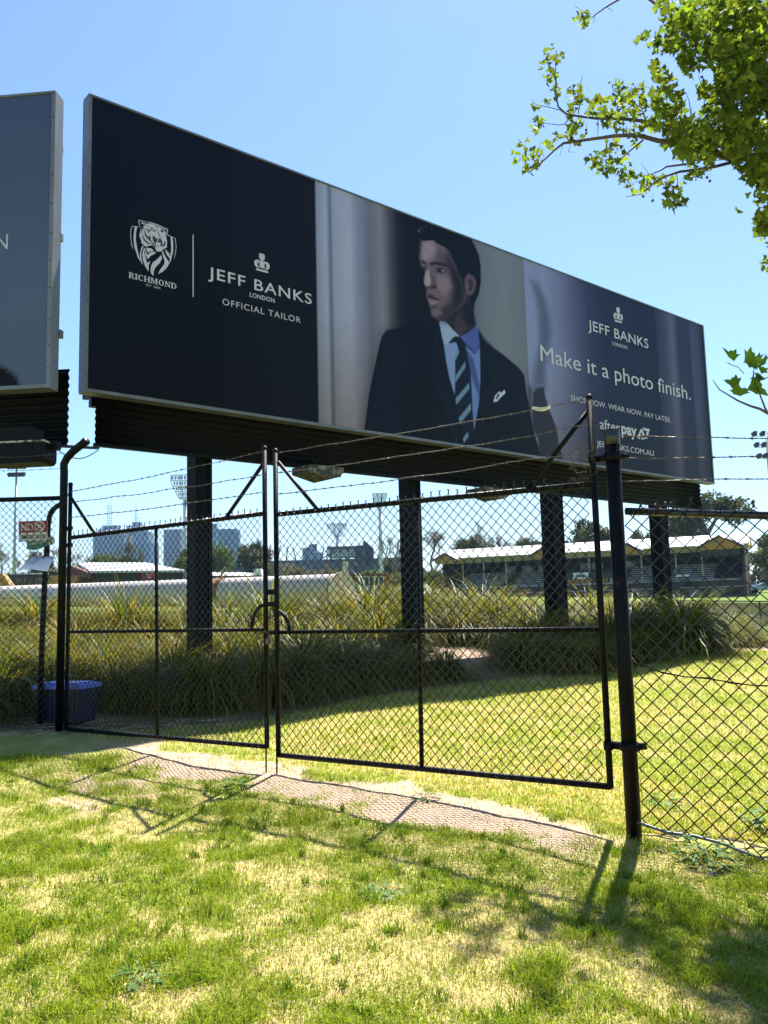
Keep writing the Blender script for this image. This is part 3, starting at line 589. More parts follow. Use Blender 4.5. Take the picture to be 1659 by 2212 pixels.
mb = MB(); hN = nw[2]-nb[2]; place_text(mb, 'N', nb-LU*hN*0.78, LU, ZUP, hN*0.78, hN, 0.0, 1.0, LN, 0.006); mb.build('lettering', pbr('grey_vinyl_letter', (0.42, 0.46, 0.52), .5), lp)
LS = 0.45; q0 = LBR-LN*LS; sk = onplane(147, 965, q0, LN); sk2 = onplane(147, 797, q0, LN); wsk = 11.0
corrugated(sk-LU*wsk, LU, wsk, sk2[2]-sk[2], n=LN).build('corrugated_skirt', M_SKIRT, left, smooth=True)
for yy in (212+250, 545, 790):
    pass
mb = MB()
for yy in (312, 503, 712):
    c = onplane(130, yy+10, LBR-LN*0.22, LN); MB().box(c, (0.05, 0.08, 0.10), axb2).build('side_clip', M_ALU, left)
for uu in (2.0, 6.5):
    c = L0+LU*uu-LN*0.9; gz = g1(c[0], c[1])-.3; tp = L0[2]; MB().box([c[0], c[1], (gz+tp)/2], (0.36, 0.34, tp-gz), axb2).build('pillar', M_PILLAR, left)
c1 = onplane(-40, 952, LBR+LN*0.05, LN); c2 = onplane(108, 982, LBR+LN*0.05, LN)
cc = (c1+c2)/2; wl = float((c2-c1)@LU); mb = MB()
zt_ = onplane(90, 925, LBR+LN*0.05, LN)[2]; zb_ = onplane(90, 1005, LBR+LN*0.05, LN)[2]; zm_ = onplane(90, 958, LBR+LN*0.05, LN)[2]
def rbox(m_, c, w, d, h, ax, r_=0.05):
    prof = [(-w/2, h/2), (w/2, h/2), (w/2, -h/2+r_), (w/2-r_*.4, -h/2+r_*.3), (w/2-r_, -h/2), (-w/2+r_, -h/2), (-w/2, -h/2+r_)]
    m_.prism([np.asarray(c)+ax[0]*x_+ZUP*z_+ax[1]*d/2 for x_, z_ in prof], -np.asarray(ax[1])*d)
rbox(mb, [cc[0], cc[1], (zb_+zm_)/2], wl, 0.34, zm_-zb_-0.02, axb2); lb = mb.build('light_box', M_BLACK, left)
mb = MB(); mb.box([cc[0]-0.08, cc[1], (zt_+zm_)/2], (wl-0.16, 0.30, zt_-zm_-0.02), axb2); mb.build('light_box_lid', M_BLACK, lb)
mb = MB(); mb.box([cc[0], cc[1], zm_], (wl+0.02, 0.36, 0.022), axb2); mb.build('flaking_edge', pbr('flaking_paint', (0.05, 0.05, 0.05), .8, 0, .3, 9, c2=(0.45, 0.42, 0.36), ramp=(.48, .56)), lb)
# conduit between the two billboards
pA = onplane(118, 963, LBR+LN*0.02, LN); pB = onplane(212, 968, ps0, BN)
mb = MB(); mb.tube([pA-LU*0.25, pA, pB], 0.022, 8); mb.box(pA-LU*0.02, (0.16, 0.1, 0.1), axb2); mb.build('conduit', M_BLACK, left)
mb = MB(); mb.tube([pA+ZUP*-0.03+(pB-pA)*t_-ZUP*0.13*math.sin(math.pi*t_) for t_ in np.linspace(0, 1, 14)], 0.008, 5); mb.build('cable', pbr('grey_cable', (0.25, 0.24, 0.27), .5), left)

# ------------------------------------------------------------------ chain link gates and fences
GU = np.array([GD[0], GD[1], 0]); GN = np.array([GD[1], -GD[0], 0]); G0 = np.array([GL[0], GL[1], 0])      # GN faces the camera
def G(px, py, off=0.0): return onplane(px, py, G0+GN*off, GN)
def gs(P): return float((np.asarray(P)-G0)@GU)
def Gp(s, z, off=0.0): return G0+GU*s+ZUP*z+GN*off
def chain(name, parent, p0, u, n, s0, s1, zb, zt, pitch, wire=0.0041, off=0.03, mat=None, spikes=True, vp=None):
    """woven mesh: zigzag wires hooked into each other; zb(s), zt(s) give the bottom and top heights"""
    hp = pitch/2; vh = (vp or pitch)/2; V = []; F = []; base = 0
    k0 = int(math.ceil(s0/hp)); k1 = int(math.floor(s1/hp))
    ring = np.array([(1.25, 0), (0, 1), (-1.25, 0), (0, -1)])*wire
    pts_all = []
    for k in range(k0, k1):
        s_mid = (k+0.5)*hp; b_, t_ = zb(s_mid), zt(s_mid)
        m0 = int(math.ceil(b_/vh)); m1 = int(math.floor(t_/vh)); m = np.arange(m0, m1+1)
        side = (m+k) % 2                       # 0 -> at column k, 1 -> at column k+1
        s_ = (k+side)*hp + np.where(side == 1, 0.002, -0.002)
        z_ = m*vh; w_ = np.where(side == 1, 1, -1)*wire*1.1
        wob = (vnoise(s_*1.3, z_*1.3, 5)-0.5)*0.03*np.sin(np.clip((s_-s0)/(s1-s0), 0, 1)*math.pi)
        c = np.asarray(p0)[None]+s_[:, None]*u[None]+z_[:, None]*ZUP[None]+(off+w_+wob)[:, None]*n[None]
        Vv = (c[:, None, :]+ring[None, :, 0:1]*u[None, None]+ring[None, :, 1:2]*n[None, None]).reshape(-1, 3)
        q = len(c); a = np.arange(q-1)[:, None]*4+np.arange(4)[None]; a2 = np.arange(q-1)[:, None]*4+(np.arange(4)[None]+1) % 4
        Ff = np.stack([a.ravel(), a2.ravel(), (a2+4).ravel(), (a+4).ravel()], 1)+base
        V.append(Vv); F.append(Ff); base += len(Vv)
        if spikes and len(m) and side[-1] == 1:
            # twisted Y barb where two wires end
            tp = c[-1]; hh = random.uniform(.75, 1.1); stem = tp+ZUP*vh*0.75*hh
            for sg in (-1, 1):
                path = [tp+u*sg*hp*0.42-ZUP*vh*0.42*0, tp+ZUP*vh*0.25+u*sg*0.004, stem, stem+u*sg*0.014*random.uniform(.6, 1.3)+ZUP*0.018*hh]
                path = np.array(path)+n*sg*wire*0.8
                Vv = (path[:, None, :]+ring[None, :, 0:1]*u[None, None]+ring[None, :, 1:2]*n[None, None]).reshape(-1, 3); q = len(path)
                a = np.arange(q-1)[:, None]*4+np.arange(4)[None]; a2 = np.arange(q-1)[:, None]*4+(np.arange(4)[None]+1) % 4
                V.append(Vv); F.append(np.stack([a.ravel(), a2.ravel(), (a2+4).ravel(), (a+4).ravel()], 1)+base); base += len(Vv)
    V = np.vstack(V)-wloc(parent); F = np.vstack(F)
    return link_mesh(name, raw_mesh(name, V, F, mat or M_WIRE, None, False, 4), parent)
def barbed(name, a, b, parent, sag=0.02, r=0.0029, gap=0.11, mat=None, wav=0.012, local=False):
    a = np.asarray(a, float); b = np.asarray(b, float); Ld = np.linalg.norm(b-a); n = max(int(Ld/0.022), 8); t = np.linspace(0, 1, n)
    d = (b-a)/Ld; s1 = np.cross(d, ZUP); s1 /= np.linalg.norm(s1); s2 = np.cross(s1, d)
    sd_ = random.random()*50
    ctr = a[None]+(b-a)[None]*t[:, None]-ZUP[None]*(sag*np.sin(np.pi*t))[:, None]+ZUP[None]*((fbm(t*Ld*2.2+sd_, t*0, 3, 8)-.5)*wav*2)[:, None]
    m_ = MB(); ph = t*Ld/0.035*math.pi
    for k in (0, math.pi): m_.tube(ctr+(s1[None]*np.cos(ph+k)[:, None]+s2[None]*np.sin(ph+k)[:, None])*r*0.85, r, 4, False)
    x = gap*0.5
    while x < Ld-0.03:
        i = int(x/Ld*(n-1)); c = ctr[i]
        m_.tube([c-d*0.012, c+d*0.012], r*2.3, 5)
        for sg in (-1, 1):
            an = random.random()*6.28; v = s1*math.cos(an)+s2*math.sin(an); m_.tube([c-v*0.016+d*sg*0.004, c+v*0.016-d*sg*0.004], r*0.6, 3)
        x += gap*random.uniform(.85, 1.15)
    return m_.build(name, mat or M_BARB, parent)
# --- main gate leaves
SL0, SL1 = gs(G(148, 1300)), gs(G(574, 1300)); SR0, SR1 = gs(G(598, 1300)), gs(G(1297, 1300))
def line_z(pts):
    ss = [gs(G(*p)) for p in pts]; zz = [G(*p)[2] for p in pts]
    return lambda s: float(np.interp(s, ss, zz))
topL = line_z([(150, 1162), (573, 1109)]); botL = line_z([(180, 1579), (592, 1614)]); midL = line_z([(150, 1365), (575, 1360)])
topR = line_z([(600, 1111), (1285, 1045)]); botR = line_z([(600, 1631), (1325, 1700)]); midR = line_z([(600, 1366), (1305, 1359)])
def gate_leaf(label, s0, s1, top, bot, mid, zl, zr, smid, braces, strands, handle_s):
    base = Gp((s0+s1)/2, bot((s0+s1)/2)); t = thing('chain_link_gate', base, label, 'gate', 'chain link gate leaves')
    r = 0.024
    for s_, z_ in ((s0, zl), (s1, zr)):
        m_ = MB(); m_.tube([Gp(s_, bot(s_)-0.01), Gp(s_, z_)], r, 12); m_.tube([Gp(s_, z_-0.03), Gp(s_, z_+0.005)], r*1.12, 12); m_.sphere(Gp(s_, z_+0.003), (r*1.05, r*1.05, r*.6), 10, 6); m_.build('stile', M_BLACK, t, True)
    m_ = MB(); m_.tube([Gp(smid[1], bot(smid[1])), Gp(smid[0], top(smid[0]))], 0.019, 10); m_.build('stile', M_BLACK, t, True)
    for f_, rr_ in ((top, 0.023), (mid, 0.019), (bot, 0.023)):
        m_ = MB(); m_.tube([Gp(s0, f_(s0)), Gp(s1, f_(s1))], rr_, 10); m_.build('rail', M_BLACK, t, True)
    for a, b_ in braces:
        m_ = MB(); m_.tube([G(*a), G(*b_)], 0.019, 8); m_.build('brace', M_BLACK, t, True)
    chain('wire_mesh', t, G0, GU, GN, s0+0.02, s1-0.02, lambda s: bot(s)-0.01, lambda s: top(s)+0.03, 0.085)
    for a, b_ in strands: barbed('barbed_wire', G(*a, .03), G(*b_, .03), t)
    # tie wires wrapped round the top rail
    m_ = MB(); s_ = s0+0.1
    while s_ < s1-0.05:
        an = np.linspace(0, 2*math.pi, 8); m_.tube([Gp(s_+0.01*a_/6, top(s_)+0.027*math.sin(a_), 0.027*math.cos(a_)) for a_ in an], 0.002, 4, False); s_ += random.uniform(.16, .3)
    m_.build('tie_wire', M_WIRE, t)
    return t
gl = gate_leaf('chain link gate leaf between the bent-top post and the centre latch', SL0, SL1, topL, botL, midL, G(147, 1046)[2], G(573, 966)[2], (gs(G(337, 1200)), gs(G(340, 1580))),
    [((149, 1068), (206, 1156)), ((570, 1000), (487, 1120))], [((149, 1063), (571, 973)), ((149, 1085), (573, 1025)), ((149, 1119), (574, 1061))], 0)
gr = gate_leaf('chain link gate leaf hinged on the thick post, with a white tie on its wire', SR0, SR1, topR, botR, midR, G(596, 972)[2], G(1272, 856)[2], (gs(G(901, 1085)), gs(G(911, 1655))),
    [((601, 998), (690, 1106)), ((1271, 888), (1138, 1058))], [((602, 977), (1272, 864)), ((600, 1022), (1274, 918)), ((600, 1067), (1276, 973))], 0)
# curved handles, latch, drop bolts, hinges
def arcpts(cs, cz, rx, rz, a0, a1, n=12): return [Gp(cs+rx*math.cos(R(a_)), cz+rz*math.sin(R(a_)), 0.01) for a_ in np.linspace(a0, a1, n)]
zml, zmr = midL(SL1), midR(SR0)
MB().tube(arcpts(SL1, zml, 0.175, 0.235, 90, 180), 0.017, 8).build('handle', M_BLACK, gl, True)
MB().tube(arcpts(SR0, zmr, 0.165, 0.20, 90, 0), 0.017, 8).build('handle', M_BLACK, gr, True)
mb = MB(); zz1 = G(585, 1279)[2]; mb.box(Gp(SL1+0.045, zz1), (0.10, 0.05, 0.05), [GU, GN, ZUP]); mb.tube([Gp(SL1+0.03, zz1+0.03, .03), Gp(SL1+0.03, zz1-0.05, .03)], 0.014, 8); mb.build('latch', M_BLACK, gl)
mb = MB(); zz1 = G(590, 1305)[2]; mb.box(Gp(SR0-0.045, zz1), (0.10, 0.04, 0.045), [GU, GN, ZUP]); mb.box(Gp(SR0-0.01, zmr+0.0, 0.02), (0.12, 0.05, 0.04), [GU, GN, ZUP]); mb.build('latch', M_BLACK, gr)
for (gt, s_, p_) in ((gl, SL1+0.02, (596, 1662)), (gr, SR0+0.012, (604, 1668))):
    zg = G(*p_)[2]; MB().tube([Gp(s_, botR(SR0)+0.35, 0.035), Gp(s_, zg-0.03, 0.035)], 0.008, 6).build('drop_bolt', M_BLACK, gt, True)
pk = Gp((SL1+SR0)/2, zml-0.02, 0.05); mb = MB(); mb.box(pk-ZUP*.09, (.045, .022, .05), [GU, GN, ZUP]); mb.tube([pk-ZUP*.07+GU*.015*math.cos(a_)+ZUP*.03*math.sin(a_) for a_ in np.linspace(0, math.pi, 8)], .004, 5); mb.build('padlock', M_BARB, gr)
mb = MB()
for i in range(14):
    a_ = i/14*2*math.pi; cc_ = Gp((SL1+SR0)/2+.075*math.cos(a_), zml-.02+.008*math.sin(3*a_), .05*math.sin(a_)); mb.tube([cc_+GU*.016*math.cos(b2)*abs(math.sin(a_))+GN*.016*math.cos(b2)*abs(math.cos(a_))+ZUP*.009*math.sin(b2) for b2 in np.linspace(0, 6.283, 9)], .003, 4, False)
mb.build('chain', M_BARB, gr)
mb = MB()
for i in range(5):
    c = G(1156+i*7, 883-i*0.5, 0.03); mb.box(c+ZUP*random.uniform(-.008, .008), (0.05, 0.012, 0.022), [GU*math.cos(.3*i-0.5)+ZUP*math.sin(.3*i-.5)*0.4, GN, ZUP])
mb.build('cable_tie', pbr('white_tie', (0.75, 0.72, 0.62), .6), gr)
mb = MB()                                         # dead creeper and twigs caught beside the thick post
for i in range(60):
    c = G(random.uniform(1235, 1285), random.uniform(960, 1040), random.uniform(.0, .08)); v = np.random.default_rng(i).normal(size=3)*0.03; v2 = np.random.default_rng(i+99).normal(size=3)*0.03
    mb.tube([c, c+v, c+v+v2], 0.0012, 3, False)
mb.build('dried_creeper', pbr('dry_creeper', (0.14, 0.11, 0.08), .8), gr)

# --- thick hinge post (right)
pc = np.array([1.682, 6.055]); ztop = at(1310, 932, pc[1])[2]
post = thing('gate_post', (pc[0], pc[1], 0), 'thick black capped post carrying the right-hand gate leaf', 'post')
mb = MB(); mb.tube([[pc[0], pc[1], -0.3], [pc[0], pc[1], ztop]], 0.053, 20); mb.build('pole', M_BLACK, post, True)
mb = MB(); mb.tube([[pc[0], pc[1], ztop-0.10], [pc[0], pc[1], ztop+0.005]], 0.059, 20); mb.tube([[pc[0], pc[1], ztop+0.004], [pc[0], pc[1], ztop+0.014]], [0.059, 0.045], 20); mb.build('cap', pbr('post_cap', (0.03, 0.03, 0.032), .3), post, True)
for zc in (at(1320, 987, 6.05)[2], at(1338, 1613, 6.05)[2]):
    mb = MB(); mb.tube([[pc[0], pc[1], zc-0.028], [pc[0], pc[1], zc+0.028]], 0.066, 18)
    mb.box([pc[0]-GU[0]*0.085, pc[1]-GU[1]*0.085, zc], (0.15, 0.035, 0.05), [GU, GN, ZUP]); mb.tube([Gp(SR1, zc-0.03), Gp(SR1, zc+0.03)], 0.034, 12)
    mb.box([pc[0]+0.085, pc[1]-0.01, zc], (0.06, 0.03, 0.045)); mb.tube([[pc[0]+0.10, pc[1]-0.05, zc], [pc[0]+0.10, pc[1]+0.03, zc]], 0.011, 6); mb.build('hinge_clamp', M_BLACK, post, True)
# --- bent-top post (left)
lpx = lambda px, py, off=0.0: onplane(px, py, G0+GN*off, GN)
b_ = [lpx(141, 1580), lpx(137, 1100), lpx(136, 1045), lpx(135, 1020), lpx(138, 1003), lpx(145, 989), lpx(157, 976), lpx(172, 964), lpx(186, 953)]
b_[0] = b_[1]*1.0; b_[0][2] = 0.1
lpost = thing('gate_post', (b_[0][0], b_[0][1], 0.3), 'tall black post with a crooked bent top, carrying the left-hand gate leaf', 'post')
for q in b_[1:4]: q[0] = b_[0][0]; q[1] = b_[0][1]
mb = MB(); mb.tube(b_, 0.046, 14); mb.build('pole', M_BLACK, lpost, True)
mb = MB(); mb.tube([b_[-1]-(b_[-1]-b_[-2])*0.3, b_[-1]+(b_[-1]-b_[-2])*0.04], 0.050, 14); mb.build('cap', M_BLACK, lpost, True)
mb = MB()
for yy in (1142, 1178): 
    c = lpx(143, yy); mb.tube([c-ZUP*0.02, c+ZUP*0.02], 0.064, 14); mb.box(c+GU*0.07, (0.09, 0.03, 0.04), [GU, GN, ZUP])
mb.build('hinge_clamp', M_BLACK, lpost, True)
# --- left fence
LFx = b_[0][0]; LFy = b_[0][1]
lu = np.array([-1.0, 0.03, 0]); lu /= np.linalg.norm(lu); ln = np.array([-0.03, -1.0, 0]); ln /= np.linalg.norm(ln)
LF0 = np.array([LFx-0.04, LFy, 0.0]); zt_l = onplane(60, 1078, LF0, ln)[2]
fl = thing('chain_link_fence', (LFx-3, LFy, g1(LFx-3, LFy)), 'black chain link fence with no smoking sign, left of the bent-top post', 'fence', 'chain link fences beside the gates')
LFL = 7.0; gzl = lambda s: g1(LF0[0]+lu[0]*s, LF0[1]+lu[1]*s)
MB().tube([LF0+ZUP*zt_l, LF0+lu*LFL+ZUP*zt_l], 0.028, 10).build('rail', M_BLACK, fl, True)
for s_ in (3.3, 6.6): MB().tube([LF0+lu*s_+ZUP*(gzl(s_)-.2), LF0+lu*s_+ZUP*(zt_l+0.5)], 0.03, 10).build('fence_post', M_BLACK, fl, True)
_g0 = [gzl(s) for s in np.linspace(0, LFL, 20)]
chain('wire_mesh', fl, LF0, lu, ln, 0.03, LFL, lambda s: float(np.interp(s, np.linspace(0, LFL, 20), _g0))+0.02, lambda s: zt_l+0.01, 0.085, spikes=False)
for ya, yb_ in ((1016, 1012), (988, 981)): barbed('barbed_wire', onplane(-60, ya, LF0, ln), onplane(133, yb_, LF0, ln), fl, r=0.0018)
m_ = MB(); zc = onplane(60, 1368, LF0, ln)[2]*0+onplane(60, 1293, LF0, ln)[2]; m_.tube([LF0+lu*s_+ZUP*(zc+0.01*math.sin(s_*2))+ln*0.03 for s_ in np.linspace(0, LFL, 24)], 0.003, 4, False); m_.build('line_wire', M_WIRE, fl)
# --- right fence
ru = np.array([2.62-1.76, 5.62-6.03, 0]); ru /= np.linalg.norm(ru); rn = np.array([ru[1], -ru[0], 0]); RF0 = np.array([1.745, 6.035, 0])
rt0 = onplane(1345, 1104, RF0, rn); rt1 = onplane(1659, 1114, RF0, rn); rb0 = onplane(1385, 1792, RF0, rn); rb1 = onplane(1659, 1880, RF0, rn)
fs = lambda P: float((P-RF0)@ru)
def rtop(s): return float(np.interp(s, [fs(rt0), fs(rt1), 6], [rt0[2], rt1[2], rt1[2]-0.3]))
def rbot(s): return float(np.interp(s, [fs(rb0), fs(rb1), 6], [rb0[2], rb1[2], rb1[2]-0.35]))
fr = thing('chain_link_fence', (RF0[0]+1, RF0[1]-.3, rbot(1)), 'wide-meshed black chain link fence to the right of the thick gate post', 'fence', 'chain link fences beside the gates')
RL = 4.2
MB().tube([RF0+ru*s_+ZUP*rtop(s_) for s_ in (0, fs(rt1), RL)], 0.027, 12).build('rail', pbr('worn_rail', (0.014, 0.015, 0.017), .22, 0, .4, 12), fr, True)
chain('wire_mesh', fr, RF0, ru, rn, 0.0, RL, rbot, lambda s: rtop(s)+0.05, 0.113, wire=0.0048, off=0.035)
MB().tube([RF0+ru*(RL)+ZUP*-1.2, RF0+ru*RL+ZUP*3.0], 0.04, 12).build('fence_post', M_BLACK, fr, True)
m_ = MB(); pts = [onplane(x, y, RF0+rn*0.02, rn) for x, y in [(1356, 1428), (1385, 1437), (1430, 1452), (1480, 1462), (1530, 1466), (1580, 1474), (1620, 1480), (1700, 1484)]]
m_.tube(pts, 0.0045, 5, False); m_.tube([p+ZUP*0.008*math.sin(i*2.1) for i, p in enumerate(pts)], 0.003, 4, False); m_.build('line_wire', M_WIRE, fr)
for ys in ((942, 947, 951), (990, 992, 986), (1040, 1040, 1034)):
    barbed('barbed_wire', onplane(1335, ys[0], RF0, rn), onplane(1760, ys[2]-1, RF0, rn), fr, sag=0.0, gap=0.14)
m_ = MB()
for i in range(9):
    c = RF0+ru*(0.03+0.035*i)+ZUP*(rtop(0)+random.uniform(-.03, .03)); m_.tube([c+rn*0.03*math.cos(a_)+ZUP*0.03*math.sin(a_)+ru*0.03*a_/6 for a_ in np.linspace(0, 6.3, 9)], 0.0025, 4, False)
m_.build('tie_wire', M_BARB, fr)
m_ = MB(); pts = [onplane(x, y, RF0+rn*0.05, rn) for x, y in [(1376, 1776), (1400, 1784), (1440, 1798), (1500, 1806), (1560, 1822), (1620, 1846), (1700, 1880)]]; m_.tube([p*np.array([1, 1, 1])+ZUP*0.0 for p in pts], 0.011, 8)
m_.build('bottom_rail', pbr('scuffed_grey_rail', (0.10, 0.10, 0.11), .45, .3, .5, 12), fr, True)
# --- small bent pole carrying signs
sp_ = [at(88, 1462, 10.35), at(91, 1380, 10.35), at(97, 1250, 10.35), at(103, 1160, 10.35), at(104, 1135, 10.35), at(107, 1115, 10.35), at(114, 1101, 10.3), at(124, 1093, 10.2), at(134, 1090, 10.0)]
sp_[0][2] = g1(sp_[0][0], sp_[0][1])-.1
bp_ = thing('bent_pole', sp_[0], 'thin black pole bent over at the top, behind the no smoking sign', 'pole')
MB().tube(sp_, [0.034]*4+[0.032]*5, 12).build('pole', M_BLACK, bp_, True)
MB().tube([sp_[-1]-np.array([0.02, 0, 0.0]), sp_[-1]+np.array([0.04, -0.02, 0])], 0.04, 10).build('clamp', M_BLACK, bp_, True)
# --- signs
M_SRED = pbr('sign_red', (0.34, 0.035, 0.05), .45, 0, .15, 5); M_SWHT = pbr('sign_white', (0.72, 0.70, 0.66), .5, 0, .12, 5); M_SGRN = pbr('sign_green', (0.03, 0.19, 0.14), .5, 0, .15, 5)
def panel_frame(tl, tr, bl, Y):
    a = at(*tl, Y); b2 = at(*tr, Y); c = at(*bl, Y); u = (b2-a); w = np.linalg.norm(u); u /= w; v = a-c; h = np.linalg.norm(v); v /= h; return c, u, v, w, h, np.cross(u, v)
c, u, v, w, h, n = panel_frame((40.4, 1126.5), (102.6, 1124), (40.8, 1170.5), 10.06)
sg = thing('no_smoking_sign', c+u*w/2, 'red and white no smoking sign wired to the fence', 'sign', None)
mb = MB(); mb.prism([c, c+u*w, c+u*w+v*h, c+v*h], -n*0.004); mb.build('board', M_SWHT, sg)
mb = MB(); mb.prism([c+v*h*.43+n*.001+u*0, c+u*w+v*h*.43+n*.001, c+u*w+v*h+n*.001, c+v*h+n*.001], n*0.002); mb.build('red_panel', M_SRED, sg)
mb = MB(); place_text(mb, 'NO', c+u*w*.09+v*h*.53, u, v, w*.42, h*.36, .02, 1, n, .006)
cx_ = c+u*w*.73+v*h*.72
an = np.linspace(0, 2*math.pi, 29)
for i in range(28): mb.add([cx_+(u*math.cos(a_)+v*math.sin(a_))*r_*h+n*.006 for a_, r_ in ((an[i], .26), (an[i+1], .26), (an[i+1], .205), (an[i], .205))], [(0, 1, 2, 3)])
mb.add([cx_+(u*x_+v*y_)*h+n*.007 for x_, y_ in ((-.20, .15), (-.15, .20), (.20, -.15), (.15, -.20))][::-1], [(0, 1, 2, 3)])
mb.add([cx_+(u*x_+v*y_)*h+n*.0065 for x_, y_ in ((-.13, -.12), (-.10, -.15), (.12, .06), (.09, .10))], [(0, 1, 2, 3)]); mb.add([cx_+(u*x_+v*y_)*h+n*.0065 for x_, y_ in ((.02, .10), (.05, .12), (.13, .02), (.10, 0))][::-1], [(0, 1, 2, 3)])
mb.build('lettering', M_SWHT, sg)
mb = MB(); place_text(mb, 'SMOKING', c+u*w*.07+v*h*.12, u, v, w*.86, h*.2, .008, 1, n, .004); 
for q in ([(0, 0), (1, 0), (1, .025), (0, .025)], [(0, 0), (.012, 0), (.012, .43), (0, .43)], [(.988, 0), (1, 0), (1, .43), (.988, .43)]): mb.add([c+u*w*x_+v*h*y_+n*.0045 for x_, y_ in q], [(0, 1, 2, 3)])
mb.build('lettering', M_INK, sg)
k6 = lambda *p: Zm(0, 1680, 1659/260, p)
g_ = k6((545, 540), (1100, 362), (570, 690), (1142, 570))
A_, B_, C_, D_ = [at(*q, 10.2) for q in g_]
es = thing('emergency_sign', (A_+D_)/2, 'green and white emergency sign hanging upside down on the bent pole', 'sign')
nn = np.cross(D_-C_, A_-C_); nn /= np.linalg.norm(nn)
uu_ = (D_-C_); wE = np.linalg.norm(uu_); uu_ /= wE; vv_ = (A_-C_); hE = np.linalg.norm(vv_); vv_ = np.cross(nn, uu_); 
mb = MB(); mb.prism([C_, C_+uu_*wE*.25-vv_*.03, D_, D_+vv_*hE, C_+vv_*hE], -nn*.004); mb.build('board', M_SGRN, es)
mb = MB(); mb.prism([C_+uu_*wE*.78+nn*.001, D_+nn*.001, D_+vv_*hE+nn*.001, C_+uu_*wE*.78+vv_*hE+nn*.001], nn*.001); mb.build('white_panel', M_SWHT, es)
mb = MB(); place_text(mb, 'EMERGENCY', C_+uu_*wE*.74+vv_*hE*.78, -uu_, -vv_, wE*.68, hE*.34, .015, 1, nn, .003); mb.build('lettering', M_SWHT, es)
mb = MB(); mb.tube([C_+uu_*wE*.89+vv_*hE*.5+nn*.004+(uu_*math.cos(a_)+vv_*math.sin(a_))*hE*.26 for a_ in np.linspace(0.5, 4.9, 12)], .006, 4); mb.tube([C_+uu_*wE*.84+vv_*hE*.3+nn*.004, C_+uu_*wE*.95+vv_*hE*.7+nn*.004], .006, 4); mb.build('symbol', M_SGRN, es)
# paper notice, curling away from the fence
pp = k6((700, 835), (1150, 850), (995, 1162), (350, 1165)); Wc = [at(*pp[0], 10.02), at(*pp[1], 10.0), at(*pp[2], 9.75), at(*pp[3], 9.78)]
nt_ = thing('paper_notice', Wc[0], 'curling white paper notice reading welcome, below the no smoking sign', 'notice')
V = []; F = []; N_ = 12
for j in range(N_+1):
    for i in range(N_+1):
        a, b2 = i/N_, j/N_; P = (Wc[0]*(1-a)+Wc[1]*a)*(1-b2)+(Wc[3]*(1-a)+Wc[2]*a)*b2
        V.append(P+ZUP*0.035*math.sin(math.pi*a)*b2**1.5-np.array([0, .03, 0])*math.sin(math.pi*b2)+ZUP*0.02*b2*math.sin(a*7)*0.4)
for j in range(N_):
    for i in range(N_): F.append((j*(N_+1)+i, (j+1)*(N_+1)+i, (j+1)*(N_+1)+i+1, j*(N_+1)+i+1))
mb = MB(); mb.add(V, F); M_PAPER = leafmat('paper', .35, .8, 1.0, (1, 1, 1)); po = mb.build('sheet', pbr('notice_paper', (0.78, 0.78, 0.80), .8, 0, .04, 4), nt_, True)
uP = Wc[1]-Wc[0]; wP = np.linalg.norm(uP); uP /= wP; dP = (Wc[3]+Wc[2]-Wc[0]-Wc[1])/2; hP = np.linalg.norm(dP); dP /= hP; nP = np.cross(uP, -dP)
if nP[1] > 0: nP = -nP
o_ = Wc[0]+dP*hP*.2+uP*wP*.08+np.array([0, -.055, 0.01])
mb = MB(); place_text(mb, 'WELCOME', o_, uP, -dP, wP*.6, hP*.12, .01, 1, nP, .004)
for k in range(6): 
    a = Wc[0]+dP*hP*(.30+.06*k)+uP*wP*(.12)-uP*wP*.10*k*.3+np.array([0, -.075, .022]); mb.add([a, a+uP*wP*.5, a+uP*wP*.5-dP*.006, a-dP*.006], [(0, 1, 2, 3)])
mb.build('lettering', pbr('print_grey', (0.12, 0.14, 0.25), .8), nt_)
# --- blue tub behind the left post
YB = 10.55
tA, tB, tC, tD = at(68, 1478, 10.45), at(140, 1492, 10.25), at(207, 1478, 10.6), at(140, 1462, 10.95)
gzb = g1(-4.2, 10.5)
tub = thing('blue_crate', (tA[0]+.5, 10.6, gzb), 'blue plastic crate with its lid coloured as sunlit, behind the bent-top post', 'crate')
cen = (tA+tB+tC+tD)/4; ztp = (tA[2]+tC[2])/2
ub = np.array([math.cos(-.28), math.sin(-.28), 0]); nb_ = np.array([ub[1], -ub[0], 0]); wB, dB = 0.62, 0.40
M_TUB = pbr('blue_plastic_shaded', (0.004, 0.008, 0.05), .4, 0, .2, 5, 0.1, 30); M_LID = pbr('blue_lid_sunlit', (0.11, 0.16, 0.58), .4, 0, .15, 4)  # sun on the lid and shade on the tub are put into these blues
cen = np.array([tA[0]+0.40, 10.55, ztp])
mb = MB(); hB = ztp-gzb
for f_, z0, z1 in ((.92, -hB, -.05),):
    bq = [cen+ub*wB/2*sx*f_+nb_*dB/2*sy*f_+ZUP*z0 for sx, sy in ((-1, -1), (1, -1), (1, 1), (-1, 1))]; tq = [cen+ub*wB/2*sx+nb_*dB/2*sy+ZUP*z1 for sx, sy in ((-1, -1), (1, -1), (1, 1), (-1, 1))]
    mb.add(bq+tq, [(0, 1, 5, 4), (1, 2, 6, 5), (2, 3, 7, 6), (3, 0, 4, 7), (4, 5, 6, 7), (3, 2, 1, 0)])
for sx in np.linspace(-.8, .8, 7): mb.box(cen+ub*wB/2*sx*.96+nb_*(dB/2*.97)+ZUP*(-hB*.5), (.02, .03, hB*.8), [ub, nb_, ZUP])
mb.build('tub', M_TUB, tub)
